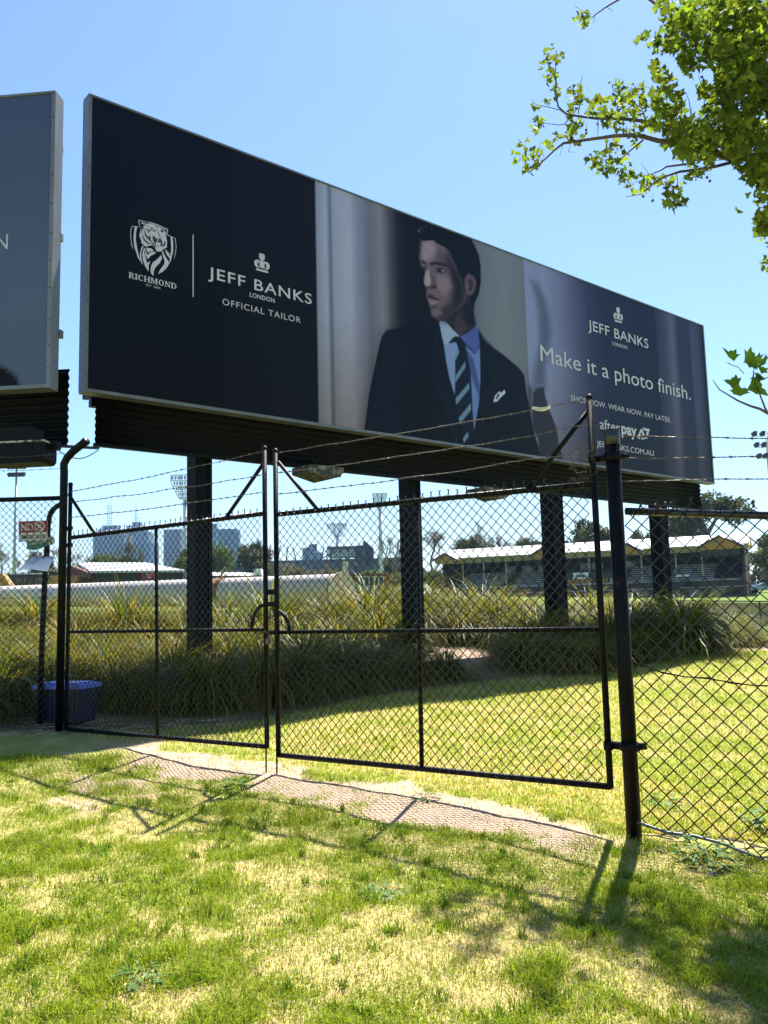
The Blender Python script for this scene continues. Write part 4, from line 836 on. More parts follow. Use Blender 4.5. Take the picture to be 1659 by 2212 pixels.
mb = MB(); mb.box(cen+ZUP*(-.02), (wB+.05, dB+.05, .05), [ub, nb_, ZUP]); mb.box(cen+ZUP*.012, (wB-.08, dB-.08, .03), [ub, nb_, ZUP]); mb.build('lid', M_LID, tub)

# ------------------------------------------------------------------ far background
def bbox_mat(n, c, **k): return pbr(n, c, **k)
M_BRICK = pbr('red_brick', (0.16, 0.065, 0.055), .9, 0, .3, 3, .2, 20); M_DARKW = pbr('charcoal_cladding', (0.018, 0.02, 0.026), .6, 0, .3, 1)
M_ROOFW = pbr('pale_metal_roof', (0.42, 0.41, 0.42), .5, .1, .12, .6, stretch=(4, .3, 1)); M_YEL = pbr('ochre_paint', (0.36, 0.19, 0.035), .7, 0, .15, 1)
M_CREAM = pbr('cream_trim', (0.42, 0.36, 0.24), .7, 0, .1, 2); M_GLASS = pbr('window_glass', (0.05, 0.075, 0.09), .12, 0, .3, .6); M_GREY = pbr('grey_panel', (0.28, 0.29, 0.31), .7, 0, .2, .6)
M_WHITE = pbr('white_paint', (0.72, 0.72, 0.70), .6, 0, .08, 1); M_REDS = pbr('red_signboard', (0.42, 0.03, 0.06), .5, 0, .1, 1)
XA = [np.array([1.0, 0, 0]), np.array([0, 1.0, 0]), ZUP]
# --- grandstand: local frame along its length
def gstand():
    A = at(948, 1285, 143); Bq = at(1612, 1290, 122); A[2] = Bq[2] = (A[2]+Bq[2])/2
    u = Bq-A; u[2] = 0; Ls = np.linalg.norm(u); u /= Ls; n = np.array([u[1], -u[0], 0]); zb = A[2]-0.6
    t = thing('grandstand', A, 'old timber and brick grandstand with pale gabled roof and yellow trim across the oval', 'grandstand')
    def Q(s, d, z): return A*np.array([1, 1, 0])+u*s-n*d+ZUP*(zb+z)       # d = depth away from the camera
    ax = [u, n, ZUP]; D = 11.0; ev = 7.5; rd = 9.4
    m_ = MB(); m_.box(Q(Ls/2, D, ev/2), (Ls, .3, ev), ax); m_.box(Q(.15, D/2+1, ev/2), (.3, D-2, ev), ax); m_.build('rear_wall', pbr('dark_timber_wall', (.03, .03, .034), .8, 0, .3, .5), t)
    m_ = MB(); m_.prism([Q(Ls-.2, -.2, 0), Q(Ls-.2, D, 0), Q(Ls-.2, D, ev), Q(Ls-.2, 4.5, ev-.5), Q(Ls-.2, 2.5, ev*.62), Q(Ls-.2, -.2, 3.0)], u*.4); m_.box(Q(Ls+.05, 2.5, 2.1), (.25, 6, .35), ax)
    o = m_.build('brick_end_wall', M_BRICK, t); m_ = MB(); m_.tube([Q(Ls+.3, -.3, 3.0), Q(Ls+.3, 2.5, ev*.62), Q(Ls+.3, 4.5, ev-.5)], .09, 6); m_.tube([Q(Ls+.3, -.25, 0), Q(Ls+.3, -.25, ev-.3)], .08, 6); m_.build('wall_coping', M_CREAM, o)
    # base wall with openings, white band
    m_ = MB(); m_.box(Q(Ls/2, 0.1, 1.15), (Ls-.5, .3, 2.3), ax); b0 = m_.build('base_wall', pbr('dark_base', (.055, .04, .042), .85, 0, .3, .5), t)
    m_ = MB(); m_.box(Q(Ls/2, -.12, 2.42), (Ls-.5, .3, .22), ax); m_.box(Q(Ls/2, -.10, 1.35), (Ls-.5, .2, .14), ax); m_.build('white_band', M_GREY, t)
    m_ = MB()
    for s_ in (2.5, 8, 13.5, 25, 30, 33.5, 38, 41, 44.3): MB().box(Q(s_, -.07, .62), (1.7, .06, 1.1), ax).build('opening', M_GLASS, b0)
    # seats
    for s0, s1 in ((3.2, 11.2), (13.0, 20.3), (31.2, 36.0), (37.6, Ls-4.2)):
        s1 = min(s1, Ls-3); rows = MB()
        for k in range(7): rows.box(Q((s0+s1)/2, .8+k*.85, 2.75+k*.36), (s1-s0, .10, .16), ax)
        rows.build('seat_row', pbr('slate_bench', (.30, .31, .35), .6, 0, .15, 1), t)
    m_ = MB()
    for k in range(8): m_.box(Q(Ls/2, .7+k*.85+.25, 2.45+k*.36), (Ls-1.2, .8, .08), ax)
    m_.build('terrace', M_DARKW, t)
    m_ = MB()                                      # windows behind the seats
    M_PG = pbr('pale_glass', (.25, .28, .32), .2, 0, .2, .5)
    for s_ in (9.4, 12.4, 15.3, 22.6, 24.6, 27.8, 30, 35): MB().box(Q(s_, D-.2, 5.6), (1.8, .1, 1.2), ax).build('window', M_PG, t)
    # centre clubrooms block with boards
    m_ = MB(); m_.box(Q(25.6, 1.2, 3.2), (9.6, 2.2, 2.3), ax); o = m_.build('centre_box', M_DARKW, t)
    def gtext(s_, x, z, w, h, mat, bold=.02):
        mm = MB(); place_text(mm, s_, Q(x, 0, z)+n*.06, u, ZUP, w, h, bold, 1, n, .02); mm.build('lettering', mat, o)
    m_ = MB(); m_.box(Q(24.15, .05, 3.75), (2.4, .06, 1.0), ax); m_.build('white_board', M_WHITE, o)
    gtext('Jeep', 23.35, 3.55, 1.6, .55, M_DARKW, .03); gtext('PREMIERS', 21.6, 2.58, 4.4, .6, M_YEL, .03)
    m_ = MB(); 
    for k in range(3): m_.prism([Q(26.9+k*.5, -.0, 2.5)+n*.04, Q(27.15+k*.5, 0, 2.5)+n*.04, Q(27.5+k*.5, 0, 3.15)+n*.04, Q(27.2+k*.5, 0, 3.15)+n*.04], n*.02)
    m_.build('yellow_mark', M_YEL, o); m_ = MB(); m_.box(Q(29, .03, 2.85), (.6, .05, .7), ax); m_.box(Q(27, .03, 4.0), (.6, .05, .7), ax); m_.build('crest_panel', M_GREY, o)
    # posts, fascia, valance
    for s_ in (4.4, 8.1, 11.9, 21.0, 25.5, 29.4, 33.5, 38.5, 42.2): 
        s_ = min(s_, Ls-1); MB().box(Q(s_, .3, 5.0), (.16, .16, 5.0), ax).build('veranda_post', M_CREAM, t)
    m_ = MB(); m_.box(Q(Ls/2, -.05, ev-.1), (Ls-1, .12, .3), ax); m_.box(Q(Ls/2, -.0, ev-.85), (Ls-1, .08, .10), ax); m_.build('fascia', M_CREAM, t)
    m_ = MB()
    for k in range(int((Ls-2)/.28)): m_.box(Q(1+k*.28, 0, ev-.53), (.13, .06, .56), ax)
    m_.build('valance', M_CREAM, t)
    # roof
    m_ = MB(); th_ = .12
    m_.prism([Q(-.6, -1.0, ev), Q(-.6, 6, rd), Q(-.6, D+.8, ev), Q(-.6, D+.8, ev-th_), Q(-.6, 6, rd-th_), Q(-.6, -1.0, ev-th_)], u*(Ls+1.4)); ro = m_.build('roof', M_ROOFW, t)
    m_ = MB()
    for s_ in np.arange(0, Ls, .9): m_.tube([Q(s_, -1.0, ev+.02), Q(s_, 6, rd+.03)], .03, 4)
    m_.build('roof_rib', M_ROOFW, ro)
    for s_ in (1.8, 18.6, 31.6, Ls-3.0):
        w = 3.0 if s_ > 40 else 2.2; hh = 1.35 if s_ > 40 else .95
        m_ = MB(); m_.prism([Q(s_-w, -1.35, ev-.25), Q(s_, -1.35, ev-.25+hh), Q(s_+w, -1.35, ev-.25)], -n*.15); m_.box(Q(s_, -1.3, ev-.5), (2*w-.8, .1, .5), ax); gb = m_.build('gable', M_YEL, t)
        m_ = MB()
        for sg in (-1, 1):
            a, b2 = Q(s_+sg*(w+.25), -1.55, ev-.42), Q(s_, -1.55, ev-.1+hh)
            m_.prism([a, b2, b2-ZUP*.22, a-ZUP*.22], -n*.12)
        m_.build('bargeboard', pbr('purple_brown_trim', (.06, .045, .06), .7), gb)
        m_ = MB()
        for sg in (-1, 1): m_.prism([Q(s_+sg*(w+.3), -1.6, ev-.38), Q(s_, -1.6, ev-.02+hh), Q(s_, 3.2, ev+.1+hh), Q(s_+sg*(w+.3), 2.2, ev+.35)], ZUP*.06)
        m_.build('gable_roof', M_ROOFW, gb)
        if s_ > 40:
            MB().box(Q(s_, -.9, ev-1.2), (2*w-.6, .1, 1.0), ax).build('gable_wall', M_DARKW, gb)
    m_ = MB(); m_.prism([Q(Ls+.9, -.6, ev-.3), Q(Ls+.9, 5.5, ev-.3), Q(Ls+.9, 2.5, ev+1.5)], u*.15); m_.build('end_gable', M_YEL, t)
    m_ = MB(); m_.prism([Q(35.5, -.9, 0), Q(36.5, -.9, 0), Q(40.2, -.9, 2.4), Q(39.2, -.9, 2.4)], n*.9); m_.build('stair', M_DARKW, t)
    m_ = MB(); m_.box(Q(39.5, -.3, 3.15), (1.9, .1, .24), ax); m_.box(Q(39.4, -.3, 2.35), (1.2, .1, .12), ax); m_.build('sign_light', M_WHITE, t)
    return t
gstand()

def simple_building(name, label, cat, boxes):
    """boxes: list of (part, material, px0, px1, ytop, ybot, Y, depth)"""
    t = None
    for (pn, m, x0, x1, y0, y1, Y, dp) in boxes:
        a = at(x0, y1, Y); b2 = at(x1, y1, Y); c = at((x0+x1)/2, y0, Y); zlo, zhi = min(a[2], b2[2]), c[2]
        if t is None: t = thing(name, ((a+b2)/2), label, cat)
        MB().box([(a[0]+b2[0])/2, Y+dp/2, (zlo+zhi)/2], (b2[0]-a[0], dp, zhi-zlo)).build(pn, m, t)
    return t
# --- low dark sports building on the left
t = simple_building('sports_building', 'long charcoal building with pale sloping roof, ochre panels and red sign, beyond the white pipe', 'building',
    [('wall', M_DARKW, -330, 175, 1240, 1305, 104, 14), ('wall', M_DARKW, 175, 395, 1237, 1305, 100, 16)])
Y = 100
m_ = MB(); m_.prism([at(165, 1219, Y+8), at(315, 1219, Y+8), at(400, 1236, Y-1), at(195, 1238, Y-1)], ZUP*.25); m_.build('roof', M_ROOFW, t)
m_ = MB(); m_.prism([at(120, 1240, Y-1), at(150, 1221, Y-1), at(196, 1239, Y-1), at(196, 1250, Y-1), at(150, 1243, Y-1)], np.array([0, 2., 0])); m_.build('gable', M_BRICK, t)
for q in ([(-40, 1240), (5, 1240), (22, 1264), (-40, 1264)], [(108, 1243), (172, 1243), (160, 1266), (100, 1266)]):
    m_ = MB(); m_.prism([at(x, y, Y-1.5) for x, y in q], np.array([0, 1.2, 0])); m_.build('ochre_panel', M_YEL, t)
for x0, x1 in ((35, 50), (52, 60), (62, 74), (76, 95), (172, 182), (-90, -60), (-58, -44)):
    m_ = MB(); m_.prism([at(x0, 1248, Y+3.8), at(x1, 1248, Y+3.8), at(x1, 1262, Y+3.8), at(x0, 1262, Y+3.8)][::-1], np.array([0, -.3, 0])) if x0 < 100 else m_.prism([at(x0, 1248, Y-.2), at(x1, 1248, Y-.2), at(x1, 1262, Y-.2), at(x0, 1262, Y-.2)][::-1], np.array([0, -.1, 0])); m_.build('window', M_GLASS, t)
m_ = MB(); m_.prism([at(-60, 1238.5, Y+3), at(105, 1238, Y+3), at(105, 1240.5, Y+3), at(-60, 1241, Y+3)], np.array([0, -.3, 0])); m_.build('roof_edge', M_WHITE, t)
def redsign(x0, x1, y0, y1, Y, par, lines):
    a, b2, c = at(x0, y1, Y), at(x1, y1, Y), at(x0, y0, Y); w = b2[0]-a[0]; h = c[2]-a[2]
    m_ = MB(); m_.box([a[0]+w/2, Y, a[2]+h/2], (w, .1, h)); s_ = m_.build('red_sign', M_REDS, par)
    m_ = MB(); m_.box([a[0]+w*.22, Y-.07, a[2]+h*.5], (w*.16, .05, h*.6)); m_.build('dark_panel', M_INK, s_)
    m_ = MB()
    for i, l in enumerate(lines): place_text(m_, l, [a[0]+w*.36, Y-.06, a[2]+h*(.58-.42*i)], XA[0], ZUP, w*(.56 if i == 0 else .36), h*.3, .01, 1, (0, -1, 0), .02)
    m_.build('lettering', M_WHITE, s_)
redsign(306, 335.5, 1237, 1251, 99.8, t, ['Swinburne', 'Centre'])
t2 = simple_building('sports_building', 'charcoal building with thin pale roof and red sign, between first pillar and gate latch', 'building',
    [('wall', M_DARKW, 400, 575, 1243, 1300, 104, 12)])
m_ = MB(); m_.prism([at(455, 1236, 104), at(520, 1236, 104), at(560, 1239, 104), at(575, 1244, 103), at(440, 1243.5, 103)], np.array([0, 3, 0.])); m_.build('roof', M_ROOFW, t2)
m_ = MB(); m_.prism([at(548, 1229, 103), at(562, 1228, 103), at(566, 1242, 103), at(546, 1242, 103)], np.array([0, 2, 0.])); m_.build('dormer', M_WHITE, t2)
redsign(517, 566, 1241, 1252.5, 103.6, t2, ['Swinburne', 'Centre'])
m_ = MB(); m_.prism([at(355, 1240, 103.5), at(402, 1239, 103.5), at(402, 1243, 103.5), at(355, 1244, 103.5)], np.array([0, .4, 0])); m_.build('roof_edge', M_CREAM, t2)
# --- brick and glass building
t = simple_building('brick_building', 'small red brick building with a two-storey grid of windows, seen left of the second pillar', 'building',
    [('wall', M_BRICK, 755, 842, 1241, 1301, 96, 9), ('wall', M_BRICK, 842, 886, 1253, 1303, 96, 9), ('wall', M_DARKW, 744, 764, 1256, 1301, 95.5, 6), ('roof_slab', M_BRICK, 753, 845, 1239, 1241.5, 95, 11), ('roof_slab', M_GREY, 842, 888, 1251.5, 1253, 95, 11)])
for r_ in range(2):
    for k in range(6):
        x0 = 766+k*10.5+r_*6; y0 = (1246, 1267)[r_]; y1 = (1264, 1286)[r_]
        if r_ and k == 5: continue
        m_ = MB(); A_, B_ = at(x0, y1, 95.9), at(x0+9.4, y0, 95.9); m_.box([(A_[0]+B_[0])/2, 95.93, (A_[2]+B_[2])/2], (B_[0]-A_[0], .16, B_[2]-A_[2])); wn_ = m_.build('window', M_GLASS, t)
        m_ = MB(); m_.box([B_[0]+.04, 95.86, (A_[2]+B_[2])/2], (.10, .12, B_[2]-A_[2]+.1)); m_.box([(A_[0]+B_[0])/2, 95.855, B_[2]+.03], (B_[0]-A_[0]+.1, .12, .1)); m_.build('frame', M_WHITE, wn_)
m_ = MB(); A_, B_ = at(851, 1284, 95.9), at(874, 1267, 95.9); m_.box([(A_[0]+B_[0])/2, 95.93, (A_[2]+B_[2])/2], (B_[0]-A_[0], .16, B_[2]-A_[2])); m_.build('window', pbr('bright_pane', (.5, .6, .62), .15, 0, .1, 1), t)
# --- white pipe lying across
pa = at(-420, 1296, 78); pb = at(738, 1284, 31)
rp_ = 0.62; z_a = g1(pa[0], pa[1])+rp_*.9; 
pa = np.array([pa[0], pa[1], at(-420, 1296, 78)[2]]); pb = np.array([pb[0], pb[1], at(738, 1276, 31)[2]])
dpp = (pb-pa)/np.linalg.norm(pb-pa)
M_PIPE = pbr('rust_streaked_white', (0.62, 0.57, 0.54), .65, 0, .12, 1.1, .1, 20, c2=(0.45, 0.26, 0.17), ramp=(.58, .72))
pt = thing('steel_pipe', pb-dpp*8, 'long white steel pipe with rusty patches and end flange, lying beyond the gates', 'pipe')
MB().tube([pa, pa*.5+pb*.5, pb], rp_, 28).build('pipe', M_PIPE, pt, True)
M_RUST = pbr('rust', (0.20, 0.075, 0.03), .9, 0, .4, 5, c2=(.36, .16, .08))
MB().tube([pb-dpp*.12, pb], rp_*1.06, 28).build('rust_ring', M_RUST, pt, True)
c_ = at(477, 1270, 1)-EYE; sfr = 0.60
for xx in (478,):
    best = min(np.linspace(0, 1, 400), key=lambda k: abs(proj(pa+(pb-pa)*k)[0]-xx)); cq = pa+(pb-pa)*best
    MB().tube([cq-dpp*.45, cq+dpp*.45], rp_*1.03, 28).build('rust_ring', M_RUST, pt, True)
    m_ = MB(); m_.tube([cq+ZUP*rp_, cq+ZUP*(rp_+.35)], .05, 6); an = np.linspace(0, 2*math.pi, 16); m_.tube([cq+dpp*.25+ZUP*(rp_+.28)+ZUP*.17*np.sin(a_)+dpp*.13*np.cos(a_) for a_ in an], .02, 5, False); m_.build('lifting_ring', M_CREAM, pt)
m_ = MB(); fr_ = [pb+dpp*.1, pb+dpp*.22]; bx = np.cross(dpp, ZUP); bx /= np.linalg.norm(bx)
m_.box(pb+dpp*.22+ZUP*.2, (.10, .20, 1.75), [dpp, bx, ZUP]); m_.tube([pb+dpp*.0, pb+dpp*.05], rp_*1.12, 24); m_.build('end_flange', M_WOODPALE, pt)

# --- floodlight masts
def mast(label, px, ytop, Y, zbase, heads, wpx, parent_group='floodlight masts'):
    top = at(px, ytop, Y); t = thing('floodlight_mast', (top[0], Y, zbase), label, 'floodlight', parent_group)
    MB().tube([[top[0], Y, zbase], [top[0], Y, top[2]-.3]], [.34, .16], 10).build('pole', pbr('galvanised_mast', (.42, .45, .48), .5, .3, .1, 1), t, True)
    W_ = wpx/FPX*Y; k = 0
    m_ = MB()
    for r_ in range(heads[0]):
        m_.box([top[0], Y, top[2]-.35-r_*heads[2]], (W_*(1-.12*r_), .1, .09))
    m_.build('crossbar', M_GREY, t)
    for r_ in range(heads[0]):
        for i in range(heads[1]):
            x = top[0]+(i/(heads[1]-1)-.5)*W_*(1-.12*r_); z = top[2]-r_*heads[2]; m_ = MB()
            s_ = .36; m_.prism([[x-s_, Y-.3, z+.05], [x-s_*.3, Y-.3, z-.45], [x+s_*.8, Y-.3, z-.28], [x+s_, Y-.3, z+.28], [x-s_*.2, Y-.3, z+.3]], np.array([0, .5, 0])); m_.build('lamp_head', M_INK, t)
mast('slim floodlight mast at the left edge of the photo, behind the left fence', 36, 1008, 138, 1.5, (2, 5, 1.3), 34)
mast('slim floodlight mast at the right edge of the photo, beyond the billboard', 1655, 936, 110, 2.0, (3, 4, 1.5), 54)
def big_mast(label, px, ytop, ybot, Y, wtop, wbot, pw, num=None, lean=0):
    tp = at(px, ytop, Y); bt_ = at(px, ybot, Y); t = thing('stadium_light_tower', (tp[0], Y, 4), label, 'light tower', 'stadium light towers')
    M_ = pbr('tower_white', (.55, .58, .62), .6, 0, .08, .1)
    r_ = pw/2/FPX*Y; MB().tube([[tp[0], Y, 4], [tp[0], Y, bt_[2]]], [r_*1.1, r_*.95], 12).build('shaft', M_, t, True)
    m_ = MB(); rows = 4; H_ = tp[2]-bt_[2]; lam = MB()
    for k in range(rows+1):
        z = bt_[2]+H_*(.1+.9*k/rows); w = (wbot+(wtop-wbot)*min(1, k/(rows-1)))/FPX*Y
        m_.box([tp[0], Y, z], (w, 1.2, .5))
        if k < rows:
            n_ = 9; zc = z+H_*.9/rows*.5
            for i in range(n_): lam.box([tp[0]+(i/(n_-1)-.5)*w*.9, Y-.2, zc], (w/n_*.62, .6, H_*.9/rows*.6))
    for sg in (-1, -.33, .33, 1): m_.tube([[tp[0]+sg*wbot/2/FPX*Y, Y, bt_[2]+H_*.1], [tp[0]+sg*wtop/2/FPX*Y, Y, bt_[2]+H_*.7], [tp[0]+sg*wtop/2/FPX*Y, Y, tp[2]]], .28, 4)
    m_.sphere([tp[0], Y, bt_[2]+H_*.05], (wbot/2/FPX*Y, 1.5, H_*.07), 12, 6); m_.build('lamp_frame', M_, t); lam.build('lamp_bank', M_GREY, t)
    if num: m2 = MB(); s_ = 2.4; place_text(m2, num, [tp[0]-s_*.35, Y-r_-.1, bt_[2]-3.4], XA[0], ZUP, s_*.75, s_, .02, 1, (0, -1, 0), .05); m2.build('lettering', M_INK, t)
big_mast('tall white stadium light tower marked 3 beside the first pillar', 400, 1026, 1079, 445, 62, 30, 9, '3')
big_mast('faint stadium light tower above the stadium, the lower of the two near the second pillar', 728, 1131, 1160, 660, 42, 18, 7)
big_mast('faint stadium light tower just left of the second pillar, the higher of the two there', 820, 1066, 1092, 540, 30, 18, 9)
# --- stadium
t = simple_building('stadium', 'dark stadium with a raised glazed block and leaning roof masts, right of the gate latch', 'stadium',
    [('stand_wall', pbr('stadium_concrete', (.08, .09, .11), .8, 0, .2, .05), 560, 880, 1208, 1300, 600, 60), ('upper_block', pbr('stadium_navy', (.02, .028, .04), .6, 0, .2, .05), 768, 790, 1178, 1232, 592, 30), ('roof_slab', M_INK, 707, 770, 1180, 1184, 585, 30), ('glazed_hall', pbr('pale_hall_glass', (.30, .40, .46), .3, 0, .2, .1), 709, 766, 1187, 1202, 590, 20)])
for k in range(5): x = 788+k*4; MB().box(at(x, 1196+k*1.5, 588), (2.4, 8, 17-k*1.3)).build('fin', M_INK, t)
m_ = MB()
for x0, y0, x1, y1 in [(600, 1212, 606, 1178), (618, 1212, 622, 1180), (640, 1212, 632, 1182), (660, 1212, 668, 1178), (690, 1225, 700, 1182), (705, 1240, 707, 1180), (715, 1215, 715, 1180), (735, 1215, 735, 1180), (755, 1215, 750, 1180), (815, 1208, 826, 1168), (832, 1208, 838, 1182), (855, 1206, 862, 1166), (862, 1206, 866, 1172), (570, 1208, 566, 1180), (575, 1208, 585, 1176), (710, 1208, 742, 1222), (725, 1208, 755, 1225), (745, 1205, 780, 1225), (690, 1208, 730, 1190), (755, 1205, 720, 1240)]:
    m_.tube([at(x0, y0, 584), at(x1, y1, 584)], .42, 4)
m_.build('roof_mast', M_INK, t)
t = simple_building('stadium', 'low dark stadium roof edge behind the trees between the left gate stiles', 'stadium', [('stand_wall', pbr('dark_stand', (.04, .05, .06), .8), 335, 575, 1222, 1300, 500, 50)])
# --- city towers
def tower(label, parts, Y, mat, ant=None, bands=True):
    """parts: (px0, px1, ytop) stacked volumes"""
    t = None
    for i, (x0, x1, y0) in enumerate(parts):
        a = at(x0, y0, Y); b2 = at(x1, y0, Y)
        if t is None: t = thing('city_tower', ((a[0]+b2[0])/2, Y, 4.0), label, 'skyscraper', 'city skyline towers')
        w = b2[0]-a[0]; h = (a[2]+b2[2])/2-4; dp = w*.9
        MB().box([(a[0]+b2[0])/2, Y+dp/2+i*1.5, 4+h/2], (w, dp, h)).build('tower_block', mat, t)
        if bands:
            m_ = MB(); z = 30
            while z < h-3: m_.box([(a[0]+b2[0])/2, Y+i*1.5-.2, 4+z], (w*.94, .6, 1.5)); z += 7.5
            for k in range(1, 5): m_.box([a[0]+w*k/5, Y+i*1.5-.5, 4+h*.5], (w*.02, .8, h*.96))
            m_.build('window_band', M_TGL, t)
    if ant: ant(t, Y)
M_TGL = pbr('tower_glazing', (.03, .06, .13), .55, 0, .3, .02, spec=.15); M_T1 = pbr('tower_grey', (.07, .085, .13), .5, 0, .15, .02); M_T2 = pbr('tower_blue', (.05, .10, .19), .35, 0, .15, .02); M_T3 = pbr('tower_mauve', (.12, .11, .15), .6, 0, .1, .02)
k3 = lambda x, y: Zm(200, 1580, 1659/300, [(x, y)])[0]
def ant1(t, Y):
    m_ = MB()
    for x in (827, 862, 900): m_.tube([at(*k3(x, 690), Y), at(*k3(x, 370), Y)], .55, 4)
    for y in range(370, 700, 53): m_.tube([at(*k3(822, y), Y), at(*k3(906, y), Y)], .8, 4)
    for x in (842, 896): m_.tube([at(*k3(x, 370), Y), at(*k3(x, 150), Y)], .4, 4)
    m_.tube([at(*k3(805, 690), Y), at(*k3(915, 690), Y)], 1.2, 4); m_.build('antenna', M_GREY, t)
def ant2(t, Y):
    m_ = MB(); m_.tube([at(*k3(1342, 640), Y), at(*k3(1342, 310), Y)], [1.6, .5], 5)
    for y, w in ((465, 50), (515, 50), (575, 45), (630, 40)): m_.tube([at(*k3(1342-w, y), Y), at(*k3(1342+w, y), Y)], .7, 4)
    for x in (1310, 1375, 1395): m_.tube([at(*k3(x, 650), Y), at(*k3(x, 560), Y)], .4, 4)
    m_.build('antenna', M_GREY, t)
kx = lambda x: k3(x, 0)[0]; ky = lambda y: k3(0, y)[1]
tower('stepped grey office tower with a twin-pole lattice antenna, left of the other antenna tower', [(kx(570), kx(1130), ky(880)), (kx(610), kx(1080), ky(810)), (kx(655), kx(1045), ky(780)), (kx(725), kx(995), ky(715))], 2050, M_T1, ant1)
tower('grey office tower with a single spiked antenna, right of the twin-pole one', [(kx(1130), kx(1560), ky(830)), (kx(1165), kx(1470), ky(720)), (kx(1265), kx(1415), ky(655))], 2300, M_T1, ant2)
tower('blue glass slab in front of the antenna towers', [(kx(960), kx(1600), ky(1040))], 1850, M_T2)
k4 = lambda x, y: Zm(500, 1500, 1659/300, [(x, y)])[0]
tower('mauve office tower left of the first pillar behind the light tower', [(k4(180, 0)[0], k4(490, 0)[0], k4(0, 1235)[1])], 1900, M_T3)
tower('pale office tower partly hidden by the first pillar', [(k4(430, 0)[0], k4(625, 0)[0], k4(0, 1290)[1])], 2000, pbr('tower_pale', (.42, .44, .48), .6, 0, .1, .02))
tower('slim grey tower edge just right of the first pillar', [(k4(1000, 0)[0], k4(1135, 0)[0], k4(0, 1130)[1])], 2000, M_T3)
tower('blue glass tower right of the first pillar', [(k4(1145, 0)[0], k4(1510, 0)[0], k4(0, 1225)[1]), (k4(1400, 0)[0], k4(1540, 0)[0], k4(0, 1300)[1])], 1700, M_T2)
tower('dark blue tower seen over the stadium, left of its glazed block', [(653, 668, 1183), (668, 684, 1175), (684, 696, 1193)], 1500, M_T2)
simple_building('flat_roofed_block', 'flat dark building roof showing between trees above the grandstand', 'building', [('wall', pbr('slate_wall', (.06, .06, .09), .7), 1157, 1235, 1169, 1290, 210, 15)])
# --- low fence with banner at the right
fa, fb = at(1448, 1298, 39.5), at(1960, 1300, 35.0); hF = 1.12
t = thing('oval_fence', (fa[0], fa[1], fa[2]-hF), 'low black mesh fence with a tan banner round the oval, right of the last pillar', 'fence')
uF = fb-fa; LFb = np.linalg.norm(uF); uF /= LFb; nF = np.array([uF[1], -uF[0], 0.])
MB().tube([fa, fb], .03, 8).build('rail', M_BLACK, t, True)
for px in (1466, 1640, 1810, 1955):
    s_ = min(np.linspace(0, LFb, 500), key=lambda k: abs(proj(fa+uF*k)[0]-px)); P = fa+uF*s_; MB().tube([P, P-ZUP*(hF+.1)], .035, 8).build('fence_post', M_BLACK, t, True)
M_TAN = pbr('tan_banner', (.52, .36, .20), .85, 0, .12, 2, c2=(.46, .36, .24))
bn = MB(); bn.prism([fa-ZUP*(hF), fb-ZUP*hF, fb-ZUP*.06, fa-ZUP*.06], -nF*.01); bo = bn.build('banner', M_TAN, t)
mb = MB(); s_ = min(np.linspace(0, LFb, 500), key=lambda k: abs(proj(fa+uF*k)[0]-1520)); e_ = min(np.linspace(0, LFb, 500), key=lambda k: abs(proj(fa+uF*k)[0]-1690))
place_text(mb, 'INSTITUTE', fa+uF*s_-ZUP*(hF*.70), uF, ZUP+uF[2]*0, e_-s_, hF*.30, .02, 1, nF, .02); mb.build('lettering', pbr('faded_blue_print', (.20, .24, .30), .8, 0, .2, 6), bo)
chain('wire_mesh', t, fa*np.array([1, 1, 0]), uF*np.array([1, 1, 0])/np.linalg.norm(uF[:2]), nF, 0, LFb, lambda s: fa[2]+uF[2]*s-hF, lambda s: fa[2]+uF[2]*s, 0.17, wire=.004, off=.05, spikes=False)
# --- parked cars at the far right
M_CARG = pbr('car_glass', (.03, .035, .05), .08); M_TYRE = pbr('tyre_rubber', (.012, .012, .013), .8)
def car(label, px, py, Y, col, yaw):
    P = at(px, py, Y); P[2] = g1(P[0], P[1]); t = thing('parked_car', P, label, 'car', 'cars parked beyond the grandstand')
    c_, s_ = math.cos(yaw), math.sin(yaw); u = np.array([c_, s_, 0]); n = np.array([s_, -c_, 0]); Q = lambda x, y, z: P+u*x+n*y+ZUP*z
    prof = [(-2.15, .35), (-2.15, .85), (-1.9, .98), (-1.0, 1.02), (1.25, .98), (2.0, .85), (2.2, .65), (2.2, .35)]
    M_ = pbr('car_paint', col, .25, .2, .05, 1); m_ = MB(); m_.prism([Q(x, -.88, z) for x, z in prof], n*1.76)
    m_.prism([Q(x, -.72, z) for x, z in [(-1.75, 1.0), (-1.35, 1.45), (.25, 1.48), (1.0, 1.0)]], n*1.44); m_.build('body', M_, t)
    m_ = MB()
    for sg in (-1, 1): MB().prism([Q(x, sg*.725, z) for x, z in [(-1.5, 1.04), (-1.22, 1.38), (.18, 1.41), (.75, 1.04)]], n*.02*sg).build('window', M_CARG, t)
    m_.prism([Q(1.02, -.62, 1.05), Q(1.02, .62, 1.05), Q(.3, .62, 1.46), Q(.3, -.62, 1.46)], u*.03); m_.build('windscreen', M_CARG, t)
    for x in (-1.35, 1.4):
        for sg in (-1, 1): MB().tube([Q(x, sg*.70, .33), Q(x, sg*.90, .33)], .33, 14).build('wheel', M_TYRE, t)
    for sg in (-1, 1): MB().box(Q(2.19, sg*.62, .68), (.06, .34, .14), [u, n, ZUP]).build('headlight', M_WHITE, t)
car('silver car parked beside the brick end wall of the grandstand', 1612, 1284, 135, (.55, .57, .60), 2.9)
car('pale blue car at the right edge of the photo, beyond the oval fence', 1652, 1287, 128, (.20, .32, .42), 2.95)
